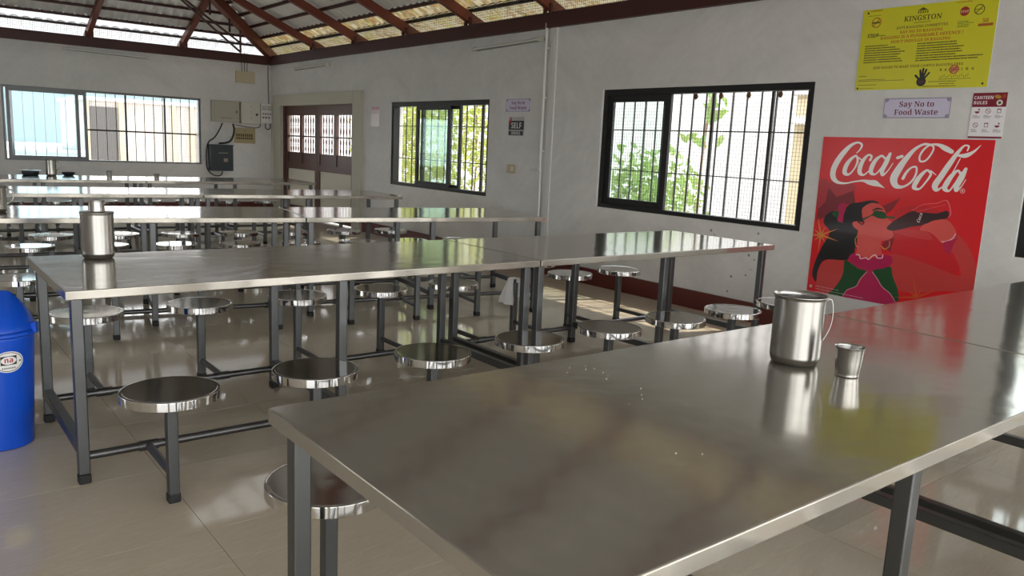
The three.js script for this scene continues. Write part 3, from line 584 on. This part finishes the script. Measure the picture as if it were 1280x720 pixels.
    S([[815, 108, 12], [830, 125, 11], [815, 165, 12], [775, 210, 12], [745, 212, 12], [740, 185, 13], [770, 135, 14], [810, 108, 12], [860, 108, 18], [905, 130, 32], [945, 152, 26]]);
    S([[808, 285, 14], [790, 270, 14], [755, 295, 24], [718, 345, 32], [705, 380, 26], [735, 390, 14], [780, 345, 12], [812, 295, 15], [810, 275, 10], [845, 300, 5]]);
    S([[985, 176, 12], [1035, 176, 28], [1085, 152, 16], [1132, 110, 3]]);
    S([[1045, 145, 9], [1055, 118, 10], [1030, 112, 11], [990, 150, 22], [935, 225, 34], [880, 305, 38], [838, 370, 38], [848, 396, 22], [885, 375, 8], [950, 285, 7], [1000, 195, 7]]);
    S([[1000, 290, 14], [985, 272, 14], [950, 300, 26], [915, 350, 34], [900, 385, 30], [925, 402, 14], [965, 355, 10], [1010, 285, 14]]); S([[1035, 262, 20], [1010, 315, 32], [975, 375, 32], [975, 400, 18], [1005, 375, 8], [1035, 330, 5]]);
    { const [a, b] = A(1014, 402); c.strokeStyle = W1c; c.lineWidth = 3; c.beginPath(); c.arc(a, b, 17, 0, 7); c.stroke(); c.fillStyle = W1c; c.font = 'bold 24px sans-serif'; c.textAlign = 'center'; c.fillText('R', a, b + 9); }
  }, { rough: 0.45, coat: 0.18 });
}
const lines = (c, x, y, w, h, n, col, seedk) => {                        // body text too small to read: rows of short strokes
  c.fillStyle = col; let s = seedk; const r = () => (s = (s * 16807) % 2147483647) / 2147483647;
  for (let i = 0; i < n; i++) { let q = x; const e = x + w * (0.55 + r() * 0.45); while (q < e) { const l = 4 + r() * 16; c.fillRect(q, y + i * h, Math.min(l, e - q), h * 0.45); q += l + 4; } }
};
sign('rules_board', 'large yellow anti-ragging notice board with black hand print', 'notice', [-3.127, -2.244, 1.836, 2.386], 1400, (c, w, h) => {
  c.fillStyle = '#d3d022'; c.fillRect(0, 0, w, h);
  const T = (s, u, v, px, col, font = 'serif', st = 'bold', al = 'center') => { c.fillStyle = col; c.font = `${st} ${px}px ${font}`; c.textAlign = al; c.fillText(s, u * w, v * h); };
  const ring = (u, v, r, col, bar = true) => { c.strokeStyle = col; c.lineWidth = r * 0.2; c.beginPath(); c.arc(u * w, v * h, r, 0, 7); c.stroke(); if (bar) { c.beginPath(); c.moveTo(u * w - r * 0.7, v * h + r * 0.7); c.lineTo(u * w + r * 0.7, v * h - r * 0.7); c.stroke(); } };
  lines(c, 0.06 * w, 0.015 * h, 0.17 * w, 22, 1, '#8d3d10', 11); lines(c, 0.04 * w, 0.075 * h, 0.2 * w, 14, 1, '#6f6a14', 12);
  ring(0.115, 0.165, 50, '#b0521a'); c.fillStyle = '#1c1a10'; for (let i = 0; i < 5; i++) c.fillRect((0.085 + i * 0.012) * w, 0.155 * h, 13, 18);
  T('STOP', 0.10, 0.345, 54, '#26240f', 'sans-serif'); lines(c, 0.145 * w, 0.325 * h, 0.10 * w, 20, 1, '#2f6a24', 13); ring(0.095, 0.33, 18, '#6a6030');
  c.fillStyle = '#4f4a12'; c.beginPath(); c.moveTo(0.47 * w, 0.035 * h); c.lineTo(0.51 * w, 0.07 * h); c.lineTo(0.43 * w, 0.07 * h); c.fill(); for (let i = 0; i < 5; i++) c.fillRect((0.435 + i * 0.017) * w, 0.075 * h, 12, 26);
  T('KINGSTON', 0.475, 0.185, 72, '#4a4510'); c.fillRect(0.41 * w, 0.205 * h, 0.13 * w, 5);
  T('ANTI RAGGING COMMITTEE', 0.475, 0.27, 38, '#5b4a10'); T('SAY NO TO RAGGING', 0.475, 0.325, 42, '#a8330a'); T('RAGGING IS A PUNISHABLE OFFENCE !', 0.475, 0.38, 44, '#a8330a'); T("DON'T INDULGE IN RAGGING", 0.475, 0.435, 42, '#a8330a');
  c.fillStyle = '#a02c1c'; c.beginPath(); c.arc(0.775 * w, 0.13 * h, 46, 0, 7); c.fill(); T('STOP', 0.775, 0.145, 34, '#d8cf9a', 'sans-serif'); ring(0.875, 0.125, 46, '#5a5616'); lines(c, 0.845 * w, 0.118 * h, 0.09 * w, 16, 1, '#2c2a12', 15);
  lines(c, 0.71 * w, 0.02 * h, 0.2 * w, 16, 1, '#9a5a12', 16); lines(c, 0.735 * w, 0.24 * h, 0.14 * w, 17, 4, '#4d6a1c', 17); T('50', 0.925, 0.275, 54, '#a03a14'); c.fillStyle = '#a8561a'; c.fillRect(0.88 * w, 0.285 * h, 0.1 * w, 26);
  lines(c, 0.045 * w, 0.445 * h, 0.34 * w, 25, 8, '#2a2812', 21); lines(c, 0.46 * w, 0.455 * h, 0.52 * w, 25, 8, '#2a2812', 22);
  T('JOIN HANDS TO MAKE YOUR CAMPUS RAGGING FREE', 0.475, 0.738, 35, '#5a4210');
  // hand print
  c.fillStyle = '#12100c'; c.strokeStyle = '#12100c'; c.lineCap = 'round'; c.beginPath(); c.ellipse(0.525 * w, 0.915 * h, 50, 48, 0, 0, 7); c.fill();
  for (const [dx, dy, lw] of [[-66, -52, 22], [-22, -104, 22], [8, -118, 22], [40, -108, 21], [74, -76, 18]]) { c.lineWidth = lw; c.beginPath(); c.moveTo(0.525 * w + dx * 0.35, 0.90 * h + dy * 0.2); c.lineTo(0.525 * w + dx, 0.90 * h + dy); c.stroke(); }
  c.fillStyle = '#5a1210'; c.fillRect(0.505 * w, 0.905 * h, 60, 20);
  for (const [s, u] of [['R', 0.66], ['A', 0.695], ['I', 0.81], ['N', 0.845], ['G', 0.885]]) T(s, u, 0.80, 36, '#2c2a12', 'sans-serif'); c.fillStyle = '#c98a5a'; c.beginPath(); c.ellipse(0.755 * w, 0.785 * h, 56, 34, 0, 0, 7); c.fill(); ring(0.755, 0.785, 42, '#a33a18'); T('GG', 0.755, 0.80, 44, '#9a3418', 'sans-serif');
  for (let i = 0; i < 15; i++) { c.fillStyle = '#4a4616'; c.fillRect((0.66 + i * 0.014) * w, (0.862 - 0.01 * (i % 3)) * h, 5, 20); } c.fillRect(0.65 * w, 0.892 * h, 0.23 * w, 4);
  lines(c, 0.02 * w, 0.82 * h, 0.12 * w, 20, 1, '#5a5618', 31); lines(c, 0.02 * w, 0.865 * h, 0.40 * w, 15, 2, '#5a5618', 32); lines(c, 0.02 * w, 0.93 * h, 0.28 * w, 15, 1, '#5a5618', 33); lines(c, 0.02 * w, 0.975 * h, 0.24 * w, 12, 1, '#5a5618', 34);
  lines(c, 0.58 * w, 0.915 * h, 0.37 * w, 17, 1, '#4a4616', 35); lines(c, 0.66 * w, 0.942 * h, 0.2 * w, 17, 1, '#4a4616', 36); lines(c, 0.54 * w, 0.968 * h, 0.44 * w, 20, 1, '#7a3a12', 37);
  for (const [u, v] of [[0.04, 0.04], [0.02, 0.975], [0.965, 0.96]]) { c.fillStyle = '#191810'; c.beginPath(); c.arc(u * w, v * h, 11, 0, 7); c.fill(); }
}, { rough: 0.3, thick: 0.004, coat: 0.3 });
function foodWaste(c, w, h) {
  c.fillStyle = '#a39db3'; c.fillRect(0, 0, w, h); c.fillStyle = '#cfcae0'; c.beginPath(); c.moveTo(w * 0.07, h * 0.06); c.lineTo(w * 0.93, h * 0.06); c.quadraticCurveTo(w * 0.93, h * 0.2, w * 0.985, h * 0.22); c.lineTo(w * 0.985, h * 0.78); c.quadraticCurveTo(w * 0.93, h * 0.8, w * 0.93, h * 0.94); c.lineTo(w * 0.07, h * 0.94); c.quadraticCurveTo(w * 0.07, h * 0.8, w * 0.015, h * 0.78); c.lineTo(w * 0.015, h * 0.22); c.quadraticCurveTo(w * 0.07, h * 0.2, w * 0.07, h * 0.06); c.fill();
  c.strokeStyle = '#4b4358'; c.lineWidth = 3; for (const [x, y] of [[0.05, 0.1], [0.95, 0.1], [0.05, 0.9], [0.95, 0.9]]) { c.beginPath(); c.arc(w * x, h * y, h * 0.05, 0, 7); c.stroke(); }
  c.fillStyle = '#641036'; c.textAlign = 'center'; c.font = `bold ${h * 0.37}px serif`; c.fillText('Say No to', w / 2, h * 0.44); c.fillText('Food Waste', w / 2, h * 0.83);
}
sign('food_waste_sign', 'lilac Say No to Food Waste sign under the yellow notice board', 'sign', [-2.90, -2.448, 1.642, 1.778], 700, foodWaste);
sign('food_waste_sign', 'lilac Say No to Food Waste sign near the wall pipe', 'sign', [-7.23, -6.80, 1.712, 1.85], 400, foodWaste);
sign('canteen_rules_sign', 'white canteen rules sign with maroon heading above the red poster', 'sign', [-2.318, -2.117, 1.517, 1.80], 500, (c, w, h) => {
  c.fillStyle = '#efedf0'; c.fillRect(0, 0, w, h); c.fillStyle = '#7c0f2a'; c.fillRect(0, 0, w, h * 0.31); c.fillRect(0, h * 0.96, w, h * 0.04);
  c.fillStyle = '#f0e8ea'; c.textAlign = 'left'; c.font = `bold ${h * 0.1}px sans-serif`; c.fillText('CANTEEN', w * 0.03, h * 0.14, w * 0.58); c.fillText('RULES', w * 0.03, h * 0.25, w * 0.42);
  c.fillStyle = '#b98a2a'; c.beginPath(); c.ellipse(w * 0.73, h * 0.09, w * 0.1, h * 0.04, 0.2, 0, 7); c.fill(); c.fillStyle = '#a8431c'; c.beginPath(); c.ellipse(w * 0.91, h * 0.08, w * 0.06, h * 0.05, 0, 0, 7); c.fill(); c.fillStyle = '#e9e4da'; c.beginPath(); c.arc(w * 0.8, h * 0.22, w * 0.09, 0, 7); c.fill(); c.fillStyle = '#3d5a2a'; c.beginPath(); c.arc(w * 0.8, h * 0.22, w * 0.045, 0, 7); c.fill();
  c.strokeStyle = c.fillStyle = '#7a2038'; c.lineWidth = 7;
  for (let j = 0; j < 2; j++) for (let i = 0; i < 3; i++) { const x = w * (0.18 + i * 0.32), y = h * (0.40 + j * 0.31); c.beginPath(); if ((i + j) % 3 === 0) { c.arc(x, y, w * 0.075, 0.1, 3.0); c.fill(); c.fillRect(x + w * 0.02, y - h * 0.05, w * 0.05, h * 0.03); } else if ((i + j) % 3 === 1) { c.arc(x, y, w * 0.07, 0, 7); c.moveTo(x - w * 0.05, y - h * 0.03); c.lineTo(x + w * 0.05, y + h * 0.03); c.stroke(); } else { c.strokeRect(x - w * 0.05, y - h * 0.035, w * 0.1, h * 0.075); c.fillRect(x - w * 0.06, y - h * 0.05, w * 0.12, h * 0.012); } }
  for (let j = 0; j < 2; j++) for (let i = 0; i < 3; i++) lines(c, w * (0.06 + i * 0.33), h * (0.49 + j * 0.31), w * 0.24, 18, 3, '#85707a', 40 + j * 3 + i);
}, { rough: 0.5 });
sign('self_service_sign', 'small Self Service sign under the lilac sign near the wall pipe', 'sign', [-7.17, -6.89, 1.45, 1.655], 360, (c, w, h) => {
  c.fillStyle = '#b4b1ac'; c.fillRect(0, 0, w, h); c.fillStyle = '#26242a'; c.fillRect(w * 0.02, h * 0.2, w * 0.96, h * 0.48); c.fillRect(w * 0.02, h * 0.74, w * 0.92, h * 0.22);
  c.fillStyle = '#d9d6d2'; c.textAlign = 'center'; c.font = `bold ${h * 0.42}px sans-serif`; c.fillText('SELF', w * 0.5, h * 0.6); c.font = `bold ${h * 0.2}px sans-serif`; c.fillText('SERVICE', w * 0.48, h * 0.92, w * 0.8);
  c.fillStyle = '#a3282c'; c.beginPath(); c.ellipse(w * 0.13, h * 0.2, w * 0.05, h * 0.2, 0.2, 0, 7); c.fill();
});
sign('wall_card', 'narrow pink and white card between the wooden doors and the foliage window', 'card', [-10.36, -10.13, 1.53, 1.80], 120, (c, w, h) => { c.fillStyle = '#c9bfbf'; c.fillRect(0, 0, w, h); c.fillStyle = '#a8707a'; c.fillRect(0, 0, w, h * 0.16); c.fillStyle = '#b5a2a8'; c.fillRect(0, h * 0.16, w, h * 0.2); });

// ---------------------------------------------------------------- fittings on the walls
{
  // water pipe and its plaster chase
  const ch = struct(box('trim_6', 0.018, 2.55, 0.10, M.wall, null, XW - 0.009, 1.275, -6.46), 'narrow raised plaster strip beside the white pipe');
  const p = tag(group('water_pipe', null, XW - 0.035, 0, -6.555), 'white plastic pipe running down the wall between the two side windows', 'pipe');
  bar('pipe_run', V(0, 1.10, 0), V(0, 2.60, 0), 0.017, M.pvc, p); bar('branch_pipe', V(0, 1.10, 0.0), V(0, 1.10, -0.16), 0.013, M.pvc, p); mesh('elbow', new THREE.SphereGeometry(0.024, 12, 10), M.pvc, p, 0, 1.10, 0);
  bar('pipe_run', V(0, 0.2, 0.01), V(0, 1.10, 0.01), 0.013, M.pvc, p);
  for (const y of [1.3, 1.85, 2.35]) box('pipe_clip', 0.04, 0.02, 0.05, M.pvc, p, 0.012, y, 0);
  const sw = tag(group('switch_plate', null, XW, 1.088, -7.077), 'small tan switch plate under the Self Service sign', 'switch'); box('plate', 0.015, 0.10, 0.15, M.beige, sw, -0.0085, 0, 0); box('rocker', 0.008, 0.05, 0.03, M.pvc, sw, -0.019, 0, 0.02);
  // unlit tube lights
  const tubeLight = (label, a, b, out) => {
    const g = tag(group('tube_light', null, ...a.clone().add(b).multiplyScalar(0.5).toArray()), label, 'light', 'unlit tube lights on the walls'), d = b.clone().sub(a), L = d.length(), h = d.clone().multiplyScalar(0.5), n = h.clone().negate();
    mesh('batten', beamGeo(n.clone().addScaledVector(out, 0.018), h.clone().addScaledVector(out, 0.018), 0.03, 0.035), M.batten, g);
    mesh('glass_tube', barGeo(n.clone().multiplyScalar(0.95).addScaledVector(out, 0.05), h.clone().multiplyScalar(0.95).addScaledVector(out, 0.05), 0.013), M.tubeGlass, g);
    for (const e of [n, h]) { const q = e.clone().multiplyScalar(0.975).addScaledVector(out, 0.042); mesh('end_cap', bx(0.045, 0.05, 0.045), M.boxPale, g, q.x, q.y, q.z); }
  };
  tubeLight('unlit tube light over the wooden doors', V(XW, 2.435, -12.95), V(XW, 2.45, -11.72), V(-1, 0, 0));
  tubeLight('unlit tube light beside the white pipe', V(XW, 2.42, -7.85), V(XW, 2.45, -6.62), V(-1, 0, 0));
  tubeLight('unlit tube light over the far window', V(2.30, 2.49, ZB), V(3.52, 2.47, ZB), V(0, 0, 1));
  // switch gear on the far wall
  const gear = (name, label, x0, x1, y0, y1, d, m) => { const g = tag(group(name, null, (x0 + x1) / 2, (y0 + y1) / 2, ZB), label, 'electric box'); mesh('enclosure', rb(x1 - x0, y1 - y0, d, 0.006), m, g, 0, 0, d / 2 + 0.002); return g; };
  let g = gear('distribution_box', 'plain grey-green electric box furthest from the corner', 4.49, 4.94, 1.53, 1.885, 0.12, M.boxGrey);
  box('door_panel', 0.40, 0.31, 0.008, M.boxGrey, g, -0.005, 0, 0.128); box('latch', 0.015, 0.04, 0.015, M.cable, g, 0.17, 0, 0.136); box('rating_label', 0.2, 0.02, 0.002, M.pinkWall, g, 0, -0.11, 0.134);
  g = gear('distribution_box', 'pale electric box with a round black lock, middle of three', 4.965, 5.30, 1.52, 1.885, 0.14, M.boxPale);
  box('door_panel', 0.29, 0.32, 0.008, M.boxPale, g, 0, 0, 0.148); const lk = mesh('lock', new THREE.CylinderGeometry(0.02, 0.02, 0.02, 14), M.cable, g, 0.10, -0.02, 0.158); lk.rotation.x = Math.PI / 2; for (const y of [0.11, 0.02, -0.08]) mesh('door_mark', bx(0.03, 0.02, 0.002), M.boxGrey, g, 0, y, 0.154);
  g = gear('control_panel', 'white control panel with two meters and rows of buttons in the corner', 5.325, 5.535, 1.55, 1.885, 0.10, M.white);
  for (const x of [-0.045, 0.05]) { const mt = box('meter', 0.07, 0.075, 0.012, M.boxGrey, g, x, 0.09, 0.108); box('meter_face', 0.05, 0.045, 0.002, M.boxPale, mt, 0, 0.006, 0.007); }
  for (let i = 0; i < 4; i++) { const b = mesh('button', new THREE.CylinderGeometry(0.011, 0.011, 0.018, 10), i === 3 ? M.skirting : M.cable, g, -0.065 + i * 0.043, -0.01, 0.11); b.rotation.x = Math.PI / 2; }
  for (let i = 0; i < 3; i++) { const b = mesh('button', new THREE.CylinderGeometry(0.013, 0.013, 0.018, 10), M.cable, g, -0.065 + i * 0.05, -0.075, 0.11); b.rotation.x = Math.PI / 2; }
  g = gear('stabiliser_box', 'dark blue-black stabiliser box hung low on the far wall', 4.43, 4.81, 0.70, 1.13, 0.16, M.boxDark);
  box('rating_plate', 0.07, 0.06, 0.003, M.pinkWall, g, 0.06, -0.03, 0.164); box('top_flange', 0.40, 0.015, 0.17, M.boxDark, g, 0, 0.222, 0.087); box('front_groove', 0.16, 0.008, 0.004, M.boxGrey, g, 0.02, 0.09, 0.164);
  const cab = (label, pts, r, m) => tag(mesh('power_cable', tube(pts.map((p) => V(...p)), r, 50), m, null), label, 'cable');
  const zc = ZB + 0.05;
  mesh('supply_cable', tube([[4.67, 1.51, zc], [4.62, 1.40, zc], [4.53, 1.26, zc], [4.44, 1.19, zc], [4.40, 1.08, zc], [4.39, 0.85, zc], [4.41, 0.72, zc], [4.46, 0.65, zc], [4.56, 0.61, zc], [4.64, 0.63, zc], [4.66, 0.685, zc]].map((p) => V(p[0] - 4.62, p[1] - 0.915, p[2] - ZB)), 0.011, 50), M.cable, g);
  cab('thick black cable dropping from the pale electric box to the stabiliser box', [[4.84, 1.505, zc + 0.03], [4.86, 1.42, zc + 0.03], [4.85, 1.30, zc], [4.80, 1.21, zc], [4.70, 1.175, zc + 0.02], [4.60, 1.165, zc + 0.02]], 0.016, M.cable);
  cab('grey cable looping under the boxes to the control panel', [[4.90, 1.49, zc - 0.02], [5.02, 1.475, zc - 0.02], [5.12, 1.465, zc - 0.02], [5.26, 1.46, zc - 0.02], [5.33, 1.48, zc - 0.02], [5.345, 1.535, zc - 0.02]], 0.010, M.greyCable);
  cab('short black cable loop under the control panel', [[5.43, 1.54, zc], [5.425, 1.48, zc], [5.46, 1.44, zc], [5.51, 1.47, zc], [5.505, 1.54, zc]], 0.008, M.cable);
  cab('grey conduit running up the room corner from the control panel', [[5.49, 1.88, zc], [5.485, 2.1, zc], [5.48, 2.4, zc], [5.485, 2.56, zc]], 0.012, M.greyCable);
  const nt = tag(group('wall_notice', null, 5.07, 1.315, ZB), 'faded beige paper notice under the electric boxes', 'notice');
  box('paper_sheet', 0.38, 0.27, 0.003, M.beige, nt, 0, 0, 0.003);
  const ntx = tex(256, 180, (c, w, h) => { c.fillStyle = '#a79a76'; c.fillRect(0, 0, w, h); c.fillStyle = '#54452f'; for (let i = 0; i < 8; i++) { c.fillRect(24 + i * 26, 70, 18, 34); c.fillRect(24 + i * 26, 112, 20, 22); } c.fillStyle = '#857856'; c.beginPath(); c.arc(128, 34, 9, 0, 7); c.fill(); });
  mesh('printed_face', new THREE.PlaneGeometry(0.37, 0.26), std({ map: ntx, roughness: 0.8 }), nt, 0, 0, 0.0055);
  const hb = tag(group('junction_box', null, 5.085, 2.215, ZB), 'beige junction board high on the far wall below hanging wires', 'electric box');
  mesh('board', rb(0.33, 0.195, 0.03, 0.004), M.beige, hb, 0.0, 0.0975, 0.017); for (const x of [-0.06, -0.015, 0.03]) bar('supply_wire', V(x, 0.19, 0.03), V(x * 1.2 - 0.03, 0.50, 0.115), 0.005, M.cable, hb);
}

// ---------------------------------------------------------------- outdoors
struct(box('ground', 160, 0.1, 160, M.paving, null, 0, -0.2, -30));
function building(name, label, x, y, z, w, h, d, mat, fn) { const g = tag(group(name, null, x, y, z), label, 'building'); box('wall', w, h, d, mat, g, 0, h / 2, 0); box('parapet', w + 0.2, 0.14, d + 0.2, M.outWall, g, 0, h + 0.07, 0); fn && fn(g, w, h, d); return g; }
const GY = -0.15;
building('house', 'pale single-storey building with dark shuttered door beyond the far window', 10.4, GY, -38, 8.0, 2.55, 5, M.paleWall, (g, w, h, d) => {
  const zf = d / 2;
  box('shuttered_door', 0.98, 2.3, 0.08, M.shutter, g, -3.28, 1.17, zf + 0.03); for (const x of [-3.88, -2.66, -0.62, 0.1]) box('pilaster', 0.14, h, 0.12, M.cream, g, x, h / 2, zf + 0.05);
  box('side_panel', 3.6, 1.5, 0.04, M.pinkWall, g, 2.1, 0.75, zf + 0.02);
  mesh('vent_pipe', new THREE.CylinderGeometry(0.04, 0.04, 1.0, 8), M.shutter, g, 0.9, h - 0.3, zf + 0.2);
});
{ const w = tag(group('garden_wall', null, 2.6, GY, -26), 'low white garden wall seen through the bluish glass of the far window', 'wall'); box('wall_body', 4.2, 0.75, 0.2, M.outWall, w, 0, 0.375, 0); box('coping', 4.4, 0.06, 0.3, M.outWall, w, 0, 0.78, 0); }
{ const g = new THREE.SphereGeometry(1, 40, 12, 0, 7, 0, Math.PI / 2), p = g.attributes.position; for (let i = 0; i < p.count; i++) { const k = 1 + 0.12 * noise(p.getX(i) * 4, p.getZ(i) * 4); p.setY(i, p.getY(i) * k); } g.scale(30, 6.6, 12); g.computeVertexNormals(); struct(mesh('hill', g, M.hill, null, 8, GY, -95), 'distant wooded hill'); }
building('house', 'tall white building behind the window by the red poster', 13.2, GY, -18.6, 4, 5.2, 23.6, M.outWall);
building('house', 'low cream building with a ledge beyond the window by the red poster', 11.4, GY, -4.1, 3, 2.35, 4.6, M.cream, (g, w, h, d) => {
  box('ledge', 0.5, 0.08, d, M.outWall, g, -w / 2 - 0.2, h - 0.35, 0);
  for (const [y, z] of [[1.35, -1.6], [1.35, -0.6], [0.75, -1.65]]) { const wd = box('window', 0.06, 0.42, 0.3, M.shutter, g, -w / 2 - 0.01, y, z); box('window_sill', 0.14, 0.04, 0.4, M.outWall, wd, -0.05, -0.23, 0); }
});
// foliage: leaves nobody could count, as instanced leaf blades
const leafGeo = (() => { const s = new THREE.Shape(); s.moveTo(0, -0.5); s.quadraticCurveTo(0.42, -0.1, 0, 0.5); s.quadraticCurveTo(-0.42, -0.1, 0, -0.5); return new THREE.ShapeGeometry(s, 4); })();
function leaves(parent, n, size, mat, place) {
  const im = new THREE.InstancedMesh(leafGeo, mat, n), o = new THREE.Object3D(); im.name = 'foliage'; im.userData.kind = 'stuff'; shadows(im);
  for (let i = 0; i < n; i++) { const q = place(); o.position.copy(q); o.rotation.set(rnd() * 6.3, rnd() * 6.3, rnd() * 6.3); o.scale.setScalar(size * (0.6 + rnd() * 0.8)); o.updateMatrix(); im.setMatrixAt(i, o.matrix); im.setColorAt(i, rgb(0.92 + rnd() * 0.2, 1, 0.8 + rnd() * 0.3)); }
  parent.add(im);
}
const blob = (cx, cy, cz, rx, ry, rz) => () => { const a = rnd() * 6.283, b = Math.acos(2 * rnd() - 1), r = Math.pow(rnd(), 0.45); return V(cx + rx * r * Math.sin(b) * Math.cos(a), cy + ry * r * Math.cos(b), cz + rz * r * Math.sin(b) * Math.sin(a)); };
function tree(name, label, x, z, trunk, crowns, cat = 'tree') {
  const g = tag(group(name, null, x, GY, z), label, cat); mesh('trunk', tube(trunk.map((p) => V(...p)), 0.016, 20), M.bark, g);
  for (const [n, s, m, b] of crowns) leaves(g, n, s, m, blob(...b));
}
tree('bush', 'leafy bush behind the glass sash of the window by the red poster', 8.0, -7.4, [[0, 0, 0], [0.05, 0.5, 0.05], [0, 1.0, 0]], [[900, 0.11, M.bushLeaf, [0, 0.85, 0.25, 0.5, 0.75, 0.75]], [420, 0.12, M.bushLeaf, [0, 1.0, -0.6, 0.5, 0.7, 0.8]]], 'bush');
tree('sapling', 'slender sapling with a few big bright leaves outside the window by the red poster', 7.4, -5.92, [[0, 0, 0], [0.02, 0.8, -0.03], [0.0, 1.6, 0.0], [0.05, 2.3, 0.04]], [[16, 0.19, M.bushLeaf, [0, 2.05, 0.10, 0.14, 0.16, 0.16]], [12, 0.15, M.bushLeaf, [0, 1.66, -0.04, 0.10, 0.07, 0.30]], [40, 0.11, M.bushLeaf, [0, 1.0, -0.1, 0.22, 0.3, 0.25]]]);
for (const [x, z, l] of [[8.4, -14.5, 'sunlit yellow-green tree seen past the sash of the foliage window'], [8.1, -13.4, 'sunlit yellow-green tree filling the glass of the foliage window'], [8.4, -11.9, 'sunlit yellow-green tree behind the open bars of the foliage window']])
  tree('tree', l, x, z, [[0, 0, 0], [0.1, 1.0, 0], [0, 2.0, 0.1], [0.1, 3, 0]], [[1900, 0.125, M.foliage, [0, 1.7, 0, 1.1, 1.9, 0.9]]]);

renderer.render(scene, camera);
